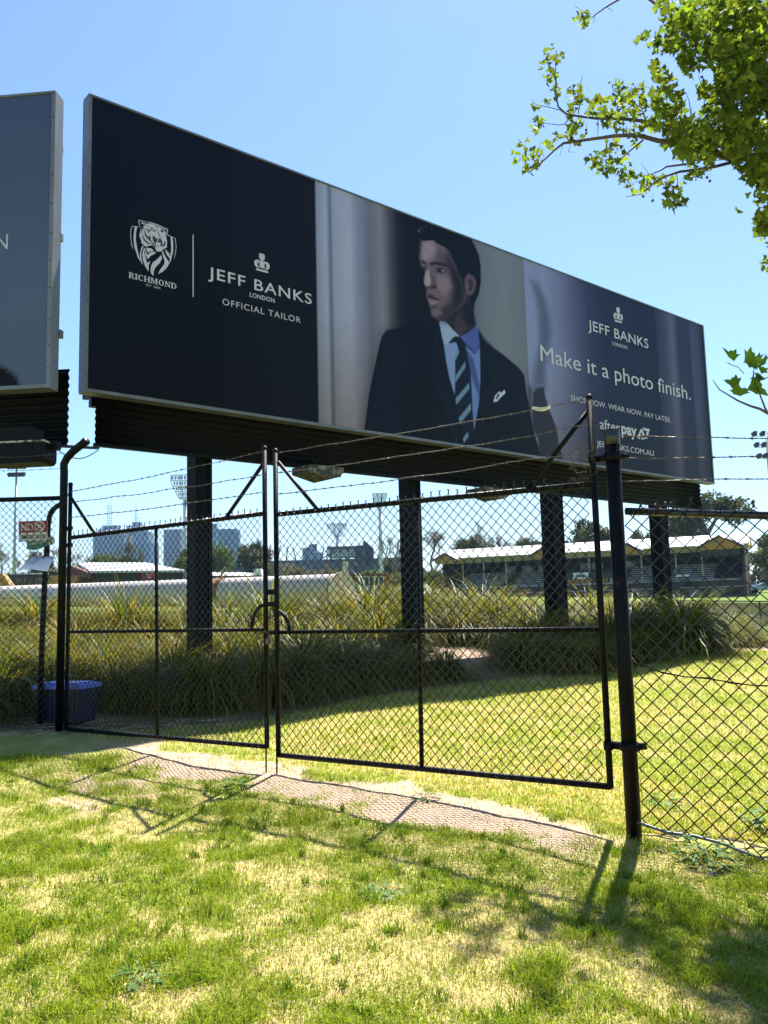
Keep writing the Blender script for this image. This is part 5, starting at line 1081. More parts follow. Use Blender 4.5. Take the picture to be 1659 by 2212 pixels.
# --- bollards and path in the far park
m_ = MB(); q_ = [at(1630, 1258, 190), at(1900, 1262, 190), at(1900, 1252, 235), at(1612, 1250, 235)]
xs = np.linspace(62, 160, 30); V = []
for x in xs:
    for yy in (196, 206): V.append([x+(yy-196)*.3, yy, g1(x, yy)+.05])
m_.add(V, [(2*i, 2*i+2, 2*i+3, 2*i+1) for i in range(29)]); o = m_.build('path', pbr('pale_path', (.45, .40, .34), .9, 0, .1, .5)); tag(o, 'pale path through the far park', 'path', kind='structure')
for i, x in enumerate(np.linspace(1612, 1700, 12)):
    P = at(x, 1266, 178); P[2] = g1(P[0], P[1]); o = MB().tube([P-ZUP*.1, P+ZUP*1.1], .12, 8).build('bollard', M_BLACK); tag(o, 'dark timber bollard along the path in the far park at the right edge', 'bollard', 'bollards in the far park')

# ------------------------------------------------------------------ background trees
M_BARK = pbr('grey_bark', (.11, .09, .075), .9, 0, .3, 2, .3, 12)
M_LEAFB = leafmat('tree_foliage', .25, .6, 1.0, (1.1, 1.15, .6))
def leaf_cloud(rng, centers, radii, n, size, cols, flat=.85):
    """small two-triangle leaf clumps spread through several lobes; shell-weighted"""
    ci = rng.choice(len(centers), n, p=(radii**2)/np.sum(radii**2)); d = rng.normal(size=(n, 3)); d /= np.linalg.norm(d, axis=1)[:, None]
    r_ = radii[ci]*(rng.random(n)**.42)*(.85+.3*rng.random(n)); P = centers[ci]+d*r_[:, None]*np.array([1, 1, flat])
    a = rng.normal(size=(n, 3)); a /= np.linalg.norm(a, axis=1)[:, None]; b = np.cross(a, rng.normal(size=(n, 3))); b /= np.linalg.norm(b, axis=1)[:, None]
    s = size*(.6+.8*rng.random(n))[:, None]
    V = np.stack([P-a*s, P+b*s*.55, P+a*s, P-b*s*.55], 1).reshape(-1, 3); F = np.arange(n*4).reshape(n, 4)
    c = cols[ci % len(cols)]*(.7+.6*rng.random((n, 1))); return V, F, np.repeat(c, 4, 0)
def limbs(mb, rng, p, d, L, r, depth, ends, spread=.5, up=.25):
    q = p+d*L; mid = (p+q)/2+rng.normal(size=3)*L*.06; mb.tube([p, mid, q], [r, r*.85, r*.68], 6 if r > .05 else 4, False)
    if depth == 0: ends.append(q); return
    for k in range(rng.integers(2, 4)):
        nd = d+rng.normal(size=3)*spread+np.array([0, 0, up]); nd /= np.linalg.norm(nd); limbs(mb, rng, q, nd, L*(.62+.2*rng.random()), r*.64, depth-1, ends, spread, up)
def make_tree(seed, kind):
    rng = np.random.default_rng(seed); t = bpy.data.objects.new({'gum': 'gum_tree', 'bare': 'bare_tree', 'bush': 'bushy_tree'}[kind], None); COL.objects.link(t)
    mb = MB(); ends = []
    if kind == 'gum':
        limbs(mb, rng, np.zeros(3), np.array([.05, 0, 1.]), 1.7, .28, 4, ends, .72, .12); ends = np.array(ends); rad = .40+.55*rng.random(len(ends))
        V, F, C = leaf_cloud(rng, ends, rad, 7500, .11, np.array([[.085, .095, .045], [.12, .12, .065], [.06, .075, .035], [.15, .125, .075]]))
    elif kind == 'bush':
        limbs(mb, rng, np.zeros(3), np.array([0, 0, 1.]), .8, .2, 4, ends, .8, .05); ends = np.array(ends); rad = .45+.5*rng.random(len(ends))
        V, F, C = leaf_cloud(rng, ends, rad, 8000, .10, np.array([[.11, .14, .03], [.09, .12, .035], [.14, .17, .05], [.06, .085, .025]]))
    else:
        limbs(mb, rng, np.zeros(3), np.array([0, 0, 1.]), 2.2, .22, 5, ends, .42, .12); ends = np.array(ends); rad = .35+.3*rng.random(len(ends))
        V, F, C = leaf_cloud(rng, ends, rad, 1100, .10, np.array([[.20, .16, .12], [.16, .12, .09]]))
    top = max(V[:, 2].max(), max(v[:, 2].max() for v in mb.v)); wid = V[:, 0].max()-V[:, 0].min(); mb.build('trunk', M_BARK, t, local=True)
    me = raw_mesh('crown', V, F, M_LEAFB, C, False, 4); link_mesh('crown' if kind != 'bare' else 'twig', me, t); return t, top, wid
protos = {}
def dup(o):
    r_ = o.copy(); COL.objects.link(r_)
    for ch in list(o.children): c = ch.copy(); COL.objects.link(c); c.parent = r_
    return r_
used_p = set()
def tree(kind, v, px, ytop, Y, wpx, label, group=None):
    key = (kind, v)
    if key not in protos: protos[key] = make_tree(hash(kind) % 1 + 31*v+len(kind)*7, kind)
    o, top, wid = protos[key]
    if key in used_p: o = dup(o)
    used_p.add(key); P = at(px, ytop, Y); gz = g1(P[0], P[1]); h = P[2]-gz; sx = wpx/FPX*Y/wid
    o.location = (P[0], Y, gz-.1); o.scale = (sx, sx, h/top); o.rotation_euler = (0, 0, 0); tag(o, label, 'tree', group or 'trees beyond the oval'); return o
TR = [('bare', 1, 5, 1160, 160, 90, 'twiggy grey tree at the left edge, beyond the slim floodlight mast'), ('gum', 1, 62, 1185, 165, 80, 'grey-green gum behind the emergency sign'), ('bare', 2, 70, 1195, 150, 60, 'bare tree behind the paper notice'), ('bare', 3, 140, 1178, 170, 90, 'thin bare tree behind the bent-top post'),
      ('bush', 3, 185, 1196, 150, 80, 'olive bushy tree over the pale roof, the leftmost there'), ('bush', 1, 235, 1188, 150, 95, 'olive bushy tree over the pale roof, in front of the twin-pole tower'), ('gum', 2, 275, 1196, 150, 80, 'olive gum over the pale roof, in front of the spiked tower'), ('bare', 1, 282, 1140, 125, 66, 'leafless brown tree standing against the blue glass slab'),
      ('gum', 3, 375, 1182, 170, 90, 'dark gum to the left of the first pillar'), ('bush', 2, 398, 1196, 165, 80, 'rounded dark tree at the first pillar'), ('bush', 1, 470, 1165, 175, 100, 'tall bushy tree just right of the first pillar'), ('gum', 1, 520, 1170, 170, 90, 'gum between the first pillar and the latch'), ('gum', 4, 555, 1163, 175, 70, 'dark gum just left of the gate latch'),
      ('bare', 2, 610, 1214, 180, 80, 'grey bare tree right of the gate latch'), ('bare', 3, 660, 1222, 170, 90, 'grey bare tree above the pipe, below the leaning masts'), ('gum', 2, 640, 1228, 190, 90, 'low grey tree above the pipe, behind the bare ones'), ('bush', 3, 700, 1224, 180, 80, 'low tree above the right end of the pipe'), ('bare', 1, 715, 1212, 165, 80, 'bare tree above the right end of the pipe'),
      ('bush', 2, 800, 1228, 140, 80, 'fresh green bushy tree behind the brick building'), ('bush', 1, 848, 1232, 135, 76, 'fresh green bushy tree between brick building and second pillar'), ('bush', 3, 755, 1236, 150, 70, 'fresh green tree left of the brick building'), ('gum', 3, 815, 1206, 200, 80, 'dark gum in front of the stadium'), ('gum', 1, 870, 1196, 190, 70, 'dark gum just left of the second pillar'), ('bare', 3, 848, 1155, 185, 70, 'tall bare tree left of the second pillar'),
      ('bare', 2, 930, 1140, 175, 90, 'tall bare tree right of the second pillar'), ('bush', 1, 940, 1225, 168, 60, 'green tree at the left end of the grandstand'), ('gum', 4, 1010, 1155, 185, 120, 'broad gum over the left roof of the grandstand'), ('bare', 1, 1045, 1120, 190, 110, 'large leafless tree over the left roof of the grandstand'), ('bare', 3, 1080, 1150, 180, 60, 'leafless tree right of the broad gum'),
      ('gum', 2, 1140, 1157, 180, 90, 'gum just left of the third pillar'), ('gum', 1, 1262, 1112, 165, 110, 'tall dark gum between the third pillar and the thick gate post'), ('bush', 2, 1265, 1180, 160, 90, 'brownish tree low between the third pillar and the gate post', ), ('gum', 3, 1352, 1140, 165, 80, 'gum right of the thick gate post'), ('gum', 4, 1390, 1148, 160, 70, 'gum just left of the fourth pillar'),
      ('gum', 2, 1535, 1056, 165, 190, 'tallest gum, rising above the grandstand right of the fourth pillar'), ('gum', 1, 1470, 1150, 155, 120, 'gum behind the grandstand just right of the fourth pillar'), ('bush', 3, 1530, 1165, 158, 120, 'dark rounded tree behind the right gable'), ('gum', 3, 1622, 1150, 190, 110, 'gum beyond the right end of the grandstand'), ('bush', 2, 1660, 1178, 180, 120, 'dark tree at the right edge above the parked cars')]
for a_ in TR: tree(*a_)

# ------------------------------------------------------------------ tussocks in the planting bed
M_TUSS = leafmat('strap_leaf', .40, .5, 1.0, (1.15, 1.15, .4), .22)
def make_tussock(seed, kind):
    rng = np.random.default_rng(seed); n = 820 if kind != 'sparse' else 520; V = []; C = []; F = []; seg = 4
    for i in range(n):
        az = rng.random()*6.283; tilt = abs(rng.normal(0, .95))+.15; L_ = (.62+.55*rng.random()); w = .0042+.0042*rng.random(); b0 = np.array([math.cos(az), math.sin(az), 0])*rng.random()*.16
        side = np.array([-math.sin(az), math.cos(az), 0]); p = b0.copy(); el = math.pi/2-tilt*.5; droop = (1.8+1.9*rng.random())*min(1.35, tilt+.4); base = len(V)
        dry = rng.random(); g_ = np.array([.095, .125, .012])*(.3+1.15*rng.random()); y_ = np.array([.33, .24, .04])*(.6+.6*rng.random()); cA = g_ if dry > (.14 if kind != 'dry' else .34) else y_*.9; cB = cA*.5+y_*.5 if rng.random() < .4 else cA
        for k in range(seg+1):
            ww = w*(1-(k/seg)**2.2)+.0008; V.append(p-side*ww); V.append(p+side*ww); c_ = cA*(1-k/seg)+cB*(k/seg); C.append(c_); C.append(c_)
            e_ = el-droop*(k/seg)**1.3; p = p+(np.array([math.cos(az), math.sin(az), 0])*math.cos(e_)+ZUP*math.sin(e_))*L_/seg
        for k in range(seg): F.append((base+2*k, base+2*k+1, base+2*k+3, base+2*k+2))
    return raw_mesh('tussock', np.array(V), np.array(F), M_TUSS, np.array(C), False, 4)
TM = [make_tussock(100+i, ['lush', 'lush', 'dry', 'sparse', 'lush', 'dry'][i]) for i in range(6)]
rng = np.random.default_rng(5); placed = []
fr_x = [-600, 0, 300, 600, 850, 1100, 1300, 1560]; fr_y = [8.5, 10.8, 11.3, 12.3, 13.9, 15.6, 16.6, 19.3]; bk_y = [21, 20, 20.5, 20.5, 21, 24.0, 25, 24.5]
cand = 0
while len(placed) < 250 and cand < 9000:
    cand += 1; px = rng.uniform(-140, 1575); Y = np.interp(px, fr_x, fr_y)+(np.interp(px, fr_x, bk_y)-np.interp(px, fr_x, fr_y))*rng.random()**1.15; x = (px-829.5)/FPX*Y*1.0
    if 880 < proj([x, Y, g1(x, Y)])[0] < 1110 and 14.9 < Y < 18.8: continue
    if 620 < px < 840 and Y > 18.6 and rng.random() < .75: continue
    if -5.0 < x < -2.9 and Y < 11.55: continue
    if any((x-a)**2+(Y-b)**2 < (.66 if Y < 15 else .86)**2 for a, b in placed): continue
    if any((x-a)**2+(Y-b)**2 < .22 for a, b, w in pillar_xy): continue
    placed.append((x, Y))
for i, (x, Y) in enumerate(placed):
    o = link_mesh('grass_tussock', TM[rng.integers(6)]); s_ = (.72+.66*rng.random())*(1.12 if Y < 13.5 else 1.42 if Y > 17.5 else 1.0); px = proj([x, Y, 1])[0]
    if px > 1480: s_ *= .85
    o.location = (x, Y, g1(x, Y)-.03); o.scale = (s_*1.22, s_*1.22, s_*(.68+.34*rng.random())); o.rotation_euler = (0, 0, rng.random()*6.28)
    if px < 430: lab, grp = 'arching strap-leaf grass tussock in the bed left of the first pillar', 'grass tussocks left of the first pillar'
    elif px < 890: lab, grp = 'arching strap-leaf grass tussock in the bed between the first and second pillars', 'grass tussocks between the first two pillars'
    elif px < 1195: lab, grp = 'arching strap-leaf grass tussock in the bed between the second and third pillars', 'grass tussocks between the middle pillars'
    else: lab, grp = 'arching strap-leaf grass tussock in the bed from the third pillar rightward', 'grass tussocks from the third pillar rightward'
    tag(o, lab, 'grass tussock', grp)

# ------------------------------------------------------------------ lawn
M_GRASS = leafmat('grass_blade', .35, .55, 1.0, (1.2, 1.2, .5))
def blades(name, x, y, h, w, lean, col, label, tipc=None):
    n = len(x); z = ground(x, y); az = RNG.random(n)*6.283; s = np.stack([np.cos(az), np.sin(az), 0*az], 1); la = RNG.random(n)*6.283; ld = np.stack([np.cos(la), np.sin(la), 0*la], 1)*lean[:, None]
    P = np.stack([x, y, z-.004], 1); m_ = P+ld*h[:, None]*.35; m_[:, 2] += h*.62; tp = P+ld*h[:, None]; tp[:, 2] += h*np.clip(1-lean*.35, .1, 1)
    V = np.stack([P-s*w[:, None], P+s*w[:, None], m_+s*w[:, None]*.7, m_-s*w[:, None]*.7, tp], 1).reshape(-1, 3); b = np.arange(n)[:, None]*5
    F = np.concatenate([b+np.array([[0, 1, 2]]), b+np.array([[0, 2, 3]]), b+np.array([[3, 2, 4]])], 0); C = np.repeat(col, 5, 0)
    o = link_mesh(name, raw_mesh(name, V, F, M_GRASS, C, False, 3)); tag(o, label, 'grass', kind='stuff'); return o
def scatter(n, px0, px1, Y0, Y1, power=1.0):
    Y = Y0+(Y1-Y0)*RNG.random(n)**power; px = px0+(px1-px0)*RNG.random(n); return (px-829.5)/FPX*Y, Y
def grasscol(x, y, gmv, n):
    isg = RNG.random(n) < (.28+.67*gmv); v = (.65+.7*RNG.random(n))[:, None]
    cg = np.array([.215, .29, .022])*v+np.array([.05, .02, 0])*RNG.random(n)[:, None]; cs = np.array([.58, .46, .24])*(.6+.6*RNG.random(n))[:, None]
    return np.where(isg[:, None], cg, cs), isg
N = 430000; x, y = scatter(N, -150, 1850, 2.9, 8.8, 1.25); gmv = greenmask(x, y); dmv = dirtmask(x, y)
keep = (RNG.random(N) > dmv*.90) & (RNG.random(N) < .58+.42*gmv) & (((x-GL[0])*GD[1]*-1+(y-GL[1])*GD[0]) < .15); x, y, gmv = x[keep], y[keep], gmv[keep]; n = len(x)
col, isg = grasscol(x, y, gmv, n); tall = np.clip((fbm(x*3.1+50, y*3.1, 3, 60)-.52)/.15, 0, 1)
h = np.where(isg, .016+.026*RNG.random(n)+.075*tall*gmv*RNG.random(n), .010+.024*RNG.random(n)); w = np.where(isg, .0022, .0018)*(.8+.6*RNG.random(n)); lean = np.where(isg, .2+.9*RNG.random(n), .9+1.6*RNG.random(n))
blades('lawn_grass', x, y, h, w, lean, col, 'patchy green and straw-coloured grass in front of the gates')
N = 210000; x, y = scatter(N, 100, 1950, 6.2, 21.5, 1.5); d = -(x-GL[0])*GD[1]+(y-GL[1])*GD[0]; gmv = greenmask(x, y); dmv = dirtmask(x, y)
keep = (d > .12) & (bedmask(x, y) < .5) & (RNG.random(N) > dmv*.97); x, y, gmv = x[keep], y[keep], gmv[keep]; n = len(x); col, isg = grasscol(x, y, np.clip(gmv*.8+.2, 0, 1), n)
h = (.02+.035*RNG.random(n))*(.8+y/30); w = (.0025+.0012*RNG.random(n))*(.7+y/14); blades('lawn_grass', x, y, h, w, .3+1.0*RNG.random(n), col*np.array([1.22, 1.16, 1.05]), 'brighter mown grass behind the gates')
tn_ = 520; tx, ty = scatter(tn_*3, -100, 1800, 3.0, 8.4, 1.2); tw = greenmask(tx, ty)*(1-dirtmask(tx, ty)); td = -(tx-GL[0])*GD[1]+(ty-GL[1])*GD[0]
ok_ = (RNG.random(tn_*3) < tw*.75) & (td < .1); tx, ty = tx[ok_], ty[ok_]; nb2 = 30; rad_ = .02+.045*RNG.random(len(tx)); aa = RNG.random((len(tx), nb2))*6.28; rr2 = RNG.random((len(tx), nb2))**.6*rad_[:, None]
x = (tx[:, None]+rr2*np.cos(aa)).ravel(); y = (ty[:, None]+rr2*np.sin(aa)).ravel(); n = len(x); hh_ = np.repeat(.035+.06*RNG.random(len(tx)), nb2); h = hh_*(.5+.6*RNG.random(n))
col = np.array([.12, .22, .018])*(.5+.9*RNG.random(n))[:, None]+np.array([.05, .02, 0])*RNG.random(n)[:, None]
blades('lawn_tufts', x, y, h, .0022+.0012*RNG.random(n), .15+.8*RNG.random(n), col, 'longer green tufts standing out of the dry lawn')
# straw litter and twigs
def sticks(name, n, region, lab, cat, L_=(.04, .14), r_=.0016, col=(.45, .35, .2)):
    m_ = MB()
    for i in range(n):
        x_, y_ = region(i); a = RNG.random()*6.28; l = L_[0]+(L_[1]-L_[0])*RNG.random(); z_ = g1(x_, y_)+.006; d_ = np.array([math.cos(a), math.sin(a), 0])
        m_.tube([[x_, y_, z_], np.array([x_, y_, z_+.012*RNG.random()])+d_*l*.5+np.array([-d_[1], d_[0], 0])*l*.08*RNG.normal(), np.array([x_, y_, z_+.01*RNG.random()])+d_*l], r_*(.6+.8*RNG.random()), 4, False)
    o = m_.build(name, pbr(name+'_mat', col, .85, 0, .35, 9)); tag(o, lab, cat, kind='stuff')
def reg_strip(i):
    s_ = RNG.uniform(0.3, GLEN+1.4); P = Gp(s_, 0, RNG.normal(0.1, .28)); return P[0], P[1]
sticks('straw_litter', 420, reg_strip, 'dry straw and twigs strewn along the dirt strip under the gates', 'litter', (.03, .12), .0014)
sticks('straw_litter', 500, lambda i: (RNG.uniform(-2.3, 2.6)*1.0, RNG.uniform(3.1, 6.0)), 'loose dry straw lying on the lawn in the foreground', 'litter', (.03, .11), .0012, (.55, .44, .26))
sticks('bark_litter', 160, lambda i: (RNG.uniform(1.7, 3.6), RNG.uniform(5.2, 6.3)), 'dark twigs and bark piled at the foot of the right-hand fence', 'litter', (.06, .30), .005, (.07, .055, .045))
sticks('leaf_litter', 260, lambda i: (RNG.uniform(-5.2, -1.8), RNG.uniform(9.6, 10.9)), 'dry fallen strap leaves under the bed edge behind the left gate leaf', 'litter', (.1, .35), .003, (.42, .34, .22))
o = MB().tube([at(300, 1536, 11.6), at(450, 1526, 12.2)*1, at(620, 1512, 12.9), at(850, 1486, 14.2), at(1100, 1456, 16.0)*1, at(1290, 1432, 17.2)], .012, 6).build('irrigation_hose', pbr('brown_hose', (.16, .12, .08), .7)); tag(o, 'thin brown irrigation hose lying along the front edge of the planting bed', 'hose')
# snap hose points to the ground
me = o.data; vs = [v.co for v in me.vertices]; cents = [sum((vs[6*i+j] for j in range(6)), Vector())/6 for i in range(6)]
for i in range(6):
    dz = g1(cents[i].x, cents[i].y)+.015-cents[i].z
    for j in range(6): me.vertices[6*i+j].co.z += dz
# broad-leaf weeds
M_WEED = leafmat('weed_leaf', .35, .5, 1.0, (1.2, 1.2, .5))
def weed(x, y, R_, n, size, lab, grp, colr=(.09, .18, .05), hgt=.25):
    V = []; F = []; C = []; z0 = g1(x, y)
    for i in range(n):
        a = RNG.random()*6.28; rr_ = R_*RNG.random()**.6; c = np.array([x+rr_*math.cos(a), y+rr_*math.sin(a), z0+.01+hgt*RNG.random()*(1-.5*rr_/R_)])
        d_ = np.array([math.cos(a), math.sin(a), .3*RNG.normal()]); d_ /= np.linalg.norm(d_); s_ = np.cross(d_, ZUP); s_ /= np.linalg.norm(s_)+1e-9; l = size*(.6+.8*RNG.random()); b = len(V)
        V += [c, c+d_*l*.45+s_*l*.28, c+d_*l-ZUP*l*.15, c+d_*l*.45-s_*l*.28]; F.append((b, b+1, b+2, b+3)); cc_ = np.array(colr)*(.7+.7*RNG.random()); C += [cc_]*4
    o = link_mesh('leafy_weed', raw_mesh('leafy_weed', np.array(V), np.array(F), M_WEED, np.array(C), False, 4)); tag(o, lab, 'weed', grp)
for px, py, Yw, R_, n, sz, lab, hg in [(1520, 1840, 5.6, .16, 90, .06, 'grey-green leafy weed at the foot of the right-hand fence', .22), (1440, 1672, 7.0, .14, 40, .06, 'bright round-leaved weed behind the right-hand fence, near its post', .1), (1650, 1680, 6.6, .16, 50, .08, 'bright leafy weed behind the right-hand fence at the photo edge', .22),
                                  (487, 1372, 11.9, .42, 240, .10, 'pale green broad-leaved plant beside the first pillar', .75), (505, 1680, 7.5, .12, 60, .05, 'small dark weed in the gate shadow left of centre', .07), (920, 1722, 6.9, .10, 50, .04, 'small weed on the dirt strip below the wider gate leaf', .05),
                                  (300, 2140, 3.9, .12, 80, .035, 'spiny little weed near the bottom left of the lawn', .06), (830, 1960, 4.9, .13, 80, .035, 'flat weed in the middle of the lawn', .04)]:
    P = at(px, py, Yw); weed(P[0], P[1], R_, n, sz, lab, None, hgt=hg)

# ------------------------------------------------------------------ plane tree at the right
M_PLEAF = leafmat('plane_leaf', .45, .6, 1.2, (1.25, 1.3, .45), .06); M_PBARK = pbr('plane_bark', (.10, .075, .065), .85, 0, .35, 6, .3, 30)
TX, TY = 7.6, 9.4; pt_ = thing('plane_tree', (TX, TY, g1(TX, TY)), 'plane tree reaching in from the right with sunlit young leaves', 'tree')
Z4 = lambda x, y: Zm(1600, 0, 1659/900, [(x, y)])[0]
def q4(x, y, Y): return at(*Z4(x, y), Y)
def yd(x): return 7.9+.4*math.sin(x*.004)+(x > 1200)*.3
br = MB()
def limb(pts, r0, r1, Y=None): 
    P = [q4(x, y, (Y or yd(x))+0.10*math.sin(i*1.7+x*.01)) for i, (x, y) in enumerate(pts)]; br.tube(P, np.linspace(r0, r1, len(P)), 6, False); return P
limb([(1800, 900), (1660, 955), (1560, 940), (1440, 950), (1340, 920), (1250, 880), (1120, 855), (1000, 845), (880, 810), (740, 815), (560, 840), (430, 860), (380, 900), (300, 975), (220, 1040)], .045, .005)
limb([(1480, 965), (1340, 1000), (1220, 1020), (1130, 1030), (1040, 1060), (960, 1110), (900, 1165), (805, 1180)], .018, .003)
limb([(1170, 985), (1050, 1000), (1020, 1020), (960, 1045), (870, 1065), (770, 1050)], .010, .003)
limb([(1250, 790), (1000, 740), (900, 725), (780, 712), (620, 710), (540, 700), (450, 685), (400, 640), (385, 560), (385, 430), (390, 300)], .022, .003)
limb([(450, 690), (410, 660), (330, 640), (270, 630), (240, 595)], .006, .002); limb([(470, 700), (440, 745), (400, 750), (330, 740), (230, 730)], .007, .002)
limb([(910, 840), (850, 890), (790, 940), (750, 980)], .010, .003); limb([(870, -60), (760, 0), (690, 40), (620, 90), (595, 115)], .012, .004); limb([(580, 85), (540, 60), (500, 38)], .004, .002); limb([(690, 40), (720, 60), (735, 75)], .004, .002)
limb([(620, 90), (612, 140)], .003, .002); limb([(520, 680), (545, 560), (535, 500), (545, 450)], .006, .002); limb([(1200, 715), (1185, 600), (1160, 545)], .005, .002); limb([(1205, 715), (1200, 640)], .003, .002); limb([(640, 710), (638, 810)], .004, .003)
limb([(985, 580), (950, 530), (915, 515)], .003, .0015); limb([(1260, 510), (1240, 450)], .004, .002); limb([(960, 1065), (895, 975)], .003, .0015); limb([(1110, 1040), (1125, 1160), (1110, 1200)], .004, .002); limb([(300, 975), (315, 940), (285, 850)], .003, .0015); limb([(430, 860), (410, 935)], .003, .002); limb([(480, 850), (460, 910), (500, 915)], .003, .002); limb([(730, 540), (800, 580), (900, 650), (930, 720)], .006, .003)
limb([(1480, -60), (1500, 60), (1520, 150), (1560, 330), (1640, 450), (1800, 600)], .03, .05); limb([(960, -40), (1010, 20), (1090, 110), (1160, 200), (1300, 330), (1480, 420), (1700, 560)], .008, .03); limb([(1700, 800), (1640, 620), (1560, 500), (1500, 460), (1300, 540), (1250, 600)], .03, .006); limb([(1230, 290), (1330, 300)], .003, .006)
def perch(a, b, r0, r1, n=5):
    a, b = np.array(a, float), np.array(b, float); br.tube([a+(b-a)*k/(n-1)+np.array([.12*math.sin(k*2.1), .1*math.cos(k*1.3), 0])*(0 < k < n-1) for k in range(n)], np.linspace(r0, r1, n), 8, False)
J1 = q4(1800, 900, yd(1800)); J2 = q4(1800, 600, yd(1800)); J3 = q4(1700, 560, yd(1700)); J4 = q4(1700, 800, yd(1700)); TT = np.array([TX, TY, g1(TX, TY)])
perch(TT+ZUP*3.4, J1, .13, .047); perch(TT+ZUP*4.6, J2, .10, .05); perch(TT+ZUP*5.4, J3, .08, .03); perch(TT+ZUP*3.9, J4, .07, .03); perch(TT+ZUP*5.8, q4(1480, -60, yd(1480)), .08, .03); perch(TT+ZUP*5.2, q4(870, -60, yd(870)), .06, .012); perch(TT+ZUP*5.9, q4(960, -40, yd(960)), .05, .008)
for k in range(9):
    a = k*.7; e_ = TT+np.array([3.2*math.cos(a), 3.2*math.sin(a), 5.5+.4*k])
    if proj(e_)[0] > 1800 or proj(e_)[1] < -150: perch(TT+ZUP*(4+.35*k), e_, .09, .02)
MB().tube([TT-ZUP*.3, TT+ZUP*1.5+np.array([.1, 0, 0]), TT+ZUP*4, TT+ZUP*6.5+np.array([-.1, 0, 0])], [.34, .27, .2, .1], 16).build('trunk', M_PBARK, pt_, True)
# lower spray at the photo edge
sp5 = lambda x, y: at(*Zm(2280, 1050, 1081/220, [(x, y)])[0], 5.6)
br.tube([sp5(1500, 1700), sp5(1080, 1450), sp5(950, 1380), sp5(800, 1335), sp5(600, 1250), sp5(450, 1160), sp5(300, 1070), sp5(200, 920)], np.linspace(.012, .0025, 8), 6, False)
br.tube([sp5(1080, 1450), sp5(1030, 1360), sp5(970, 1200), sp5(930, 1090), sp5(860, 1045)], np.linspace(.008, .005, 5), 6, False); br.tube([sp5(850, 830), sp5(855, 730), sp5(905, 670)], .003, 5, False); br.tube([sp5(700, 820), sp5(600, 710), sp5(500, 680), sp5(430, 640)], .003, 4, False); br.tube([sp5(930, 1090), sp5(850, 900), sp5(850, 830)], .004, 5, False)
perch(TT+ZUP*2.2, sp5(1500, 1700), .05, .013)
br.build('branch', M_PBARK, pt_, True)
# leaves: lobed, toothed, slightly folded
LSH = np.array([(0, 0), (.16, .02), (.50, -.06), (.40, .12), (.62, .30), (.40, .38), (.34, .52), (.20, .55), (.14, .78), (0, 1.0), (-.14, .78), (-.20, .55), (-.34, .52), (-.40, .38), (-.62, .30), (-.40, .12), (-.50, -.06), (-.16, .02)])
def leaves(name, P, size, cols, rng, parent, up=.55):
    n = len(P); m_ = len(LSH); nrm = rng.normal(size=(n, 3))*.7+np.array([0, 0, up]); nrm /= np.linalg.norm(nrm, axis=1)[:, None]; a = rng.normal(size=(n, 3)); a -= nrm*np.sum(a*nrm, 1)[:, None]; a /= np.linalg.norm(a, axis=1)[:, None]; b = np.cross(nrm, a)
    sh = LSH; fold = (.25+.5*rng.random(n)); cup = rng.normal(0, .25, n)
    V = P[:, None]+size[:, None, None]*(sh[None, :, 0:1]*b[:, None]+sh[None, :, 1:2]*a[:, None]+(np.abs(sh[None, :, 0:1])*fold[:, None, None]+(sh[None, :, 1:2]**2)*cup[:, None, None])*nrm[:, None])
    ctr = P[:, None]+size[:, None, None]*(.38*a[:, None]+(.14*cup)[:, None, None]*nrm[:, None]); V = np.concatenate([V, ctr], 1).reshape(-1, 3); k = np.arange(m_); tri = np.stack([k, (k+1) % m_, np.full(m_, m_)], 1)
    F = (np.arange(n)[:, None, None]*(m_+1)+tri[None]).reshape(-1, 3); return link_mesh(name, raw_mesh(name, V-wloc(parent), F, M_PLEAF, np.repeat(cols, m_+1, 0), False, 3), parent)
CL = [(350, 310, 45), (345, 400, 50), (360, 490, 45), (390, 550, 40), (350, 600, 30), (400, 330, 25), (250, 650, 35), (275, 740, 50), (500, 560, 60), (540, 600, 40), (480, 660, 35), (510, 750, 50), (500, 820, 60), (395, 820, 25), (345, 870, 35), (190, 870, 30), (155, 940, 35), (220, 930, 50), (270, 960, 45), (230, 1010, 40), (590, 650, 50), (680, 630, 80), (700, 720, 70), (750, 500, 40), (770, 580, 50), (850, 560, 70), (830, 660, 80), (800, 760, 60), (860, 820, 50),
      (720, 860, 40), (740, 920, 60), (690, 980, 70), (610, 940, 30), (620, 1000, 35), (800, 1020, 60), (820, 1080, 50), (910, 1100, 60), (990, 1070, 40), (1000, 440, 60), (1050, 500, 50), (1090, 540, 40), (1000, 600, 80), (1080, 640, 90), (980, 700, 80), (1100, 740, 100), (1180, 800, 100), (1060, 820, 70), (1080, 1110, 45), (1140, 1110, 30), (1090, 1200, 60), (1130, 1220, 45), (1250, 780, 90), (1180, 900, 90), (1300, 860, 100), (1250, 960, 80), (1240, 1040, 40), (1200, 1060, 30),
      (900, 220, 45), (980, 260, 50), (1050, 280, 60), (1050, 30, 60), (1090, 120, 80), (1100, 200, 70), (1150, 300, 80), (1180, 380, 70), (1200, 150, 110), (1300, 60, 110), (1300, 200, 120), (1350, 330, 110), (1450, 150, 120), (1450, 300, 120), (1500, 450, 130), (1420, 500, 100), (1280, 540, 60), (1380, 620, 90), (1290, 670, 40), (1380, 740, 90), (1480, 650, 120), (1500, 800, 120), (1420, 860, 110), (1560, 950, 110), (1590, 1050, 80), (1640, 1080, 70), (1560, 250, 120), (1600, 100, 120), (1600, 400, 100), (1620, 600, 110), (1630, 800, 100), (1500, 60, 100), (1620, 1310, 40), (1645, 1370, 50), (1630, 1400, 40), (1650, 1590, 35), (545, 120, 55), (570, 95, 35), (1160, 60, 70), (1400, 40, 90)]
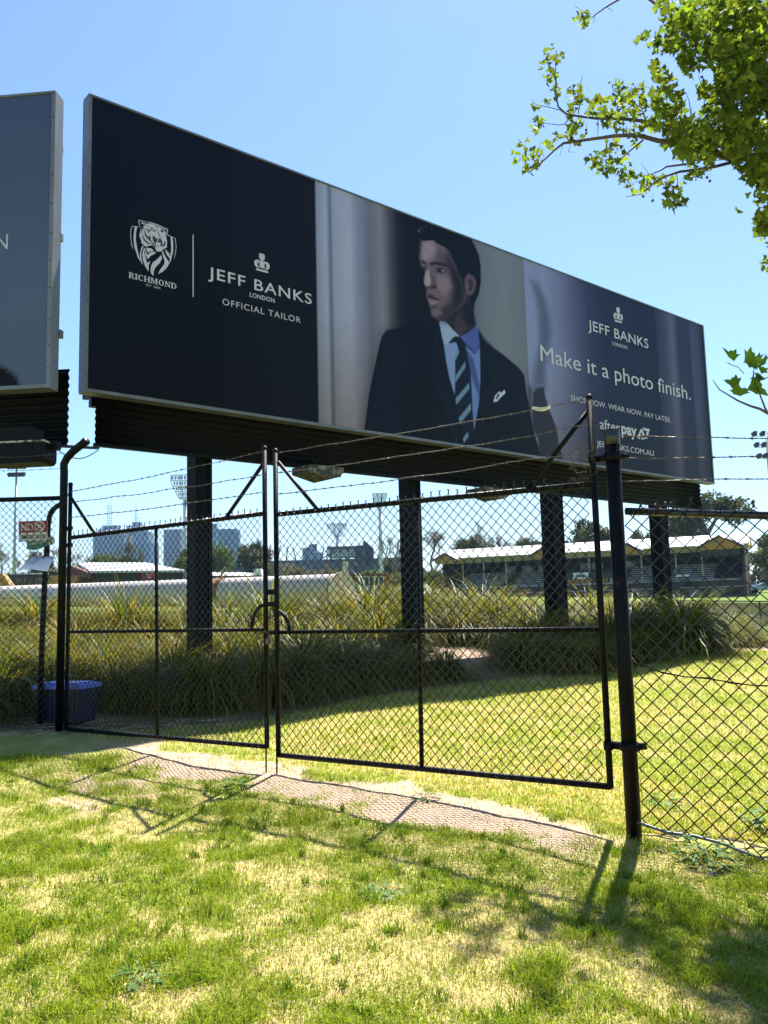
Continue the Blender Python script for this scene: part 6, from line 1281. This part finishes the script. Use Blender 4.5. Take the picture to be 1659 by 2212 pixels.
rngp = np.random.default_rng(77); PP = []; SS = []
for (cx, cy, r_) in CL:
    n = int(max(8, (r_/13.0)**2*(1.2 if cx < 1150 else 1.5 if cx < 1400 else 2.3))); Yc = yd(cx)+rngp.normal()*.12
    for i in range(n):
        a = rngp.random()*6.28; q_ = r_*math.sqrt(rngp.random())*.95; PP.append(q4(cx+q_*math.cos(a), cy+q_*math.sin(a), Yc+rngp.normal()*r_*.0035)); SS.append((.034+.060*rngp.random()**1.3)*(1.1 if cx > 950 else .95))
for i in range(5200):                              # rest of the crown beyond the frame
    d_ = rngp.normal(size=3); d_ /= np.linalg.norm(d_); c = np.array([7.3, 9.2, 8.2])+d_*np.array([3.9, 3.8, 3.0])*rngp.random()**.4
    px, py = proj(c)
    if c[1] > 1 and px < 1670 and py > -60: continue
    if px < 1560 and py > -700: continue
    PP.append(c); SS.append(.09+.05*rngp.random())
for (cx, cy) in [(1760, 1000), (1800, 1150), (1760, 1300), (1850, 500), (1900, 800), (1800, 200), (1950, 1100)]:
    for i in range(130): PP.append(q4(cx+rngp.normal()*90, cy+rngp.normal()*90, 8+rngp.normal()*.5)); SS.append(.06+.05*rngp.random())
PP = np.array(PP); SS = np.array(SS); cols = np.array([.10, .155, .03])*(.35+1.15*rngp.random((len(PP), 1)))+np.array([.06, .04, .0])*rngp.random((len(PP), 1))
leaves('foliage', PP, SS, cols, rngp, pt_)
P5 = np.array([sp5(*q) for q in [(540, 620), (700, 620), (930, 640), (1040, 660), (860, 1000), (760, 1040), (640, 1180), (1050, 900), (860, 880), (620, 1010), (980, 820)]]); leaves('foliage', P5, np.array([.12, .15, .13, .12, .17, .15, .12, .13, .07, .12, .09]), np.array([.10, .19, .035])*(.7+.5*rngp.random((11, 1))), rngp, pt_, 1.2)
m_ = MB()
for (x, y) in [(392, 588), (568, 780), (568, 800), (910, 1178), (967, 1204), (1293, 1065), (1310, 1086), (1096, 945), (905, 535), (912, 552), (870, 840), (1262, 462), (1295, 712), (1280, 630), (730, 565), (970, 320), (140, 975), (812, 1118), (1030, 800)]:
    c = q4(x, y, yd(x)); m_.sphere(c, .0145, 8, 6); m_.tube([c, c+ZUP*.05+np.array([.01, 0, .03])], .0012, 4, False); m_.build('seed_ball', M_PBARK, pt_, True); m_ = MB()

# ------------------------------------------------------------------ haze over the far distance
hz = bpy.data.meshes.new('haze'); hb = MB(); hb.box([0, 1420, 148], (5200, 3040, 306)); o = hb.build('haze', mat_new('haze_mat')[0]); tag(o, 'thin blue haze over the far city', 'haze', kind='stuff')
m = o.data.materials[0]; nt = m.node_tree; nt.nodes.clear(); out = nt.nodes.new('ShaderNodeOutputMaterial'); pv = nt.nodes.new('ShaderNodeVolumePrincipled'); nt.links.new(pv.outputs[0], out.inputs['Volume'])
pv.inputs['Color'].default_value = (.38, .66, 1, 1); pv.inputs['Density'].default_value = .00009; pv.inputs['Anisotropy'].default_value = .2
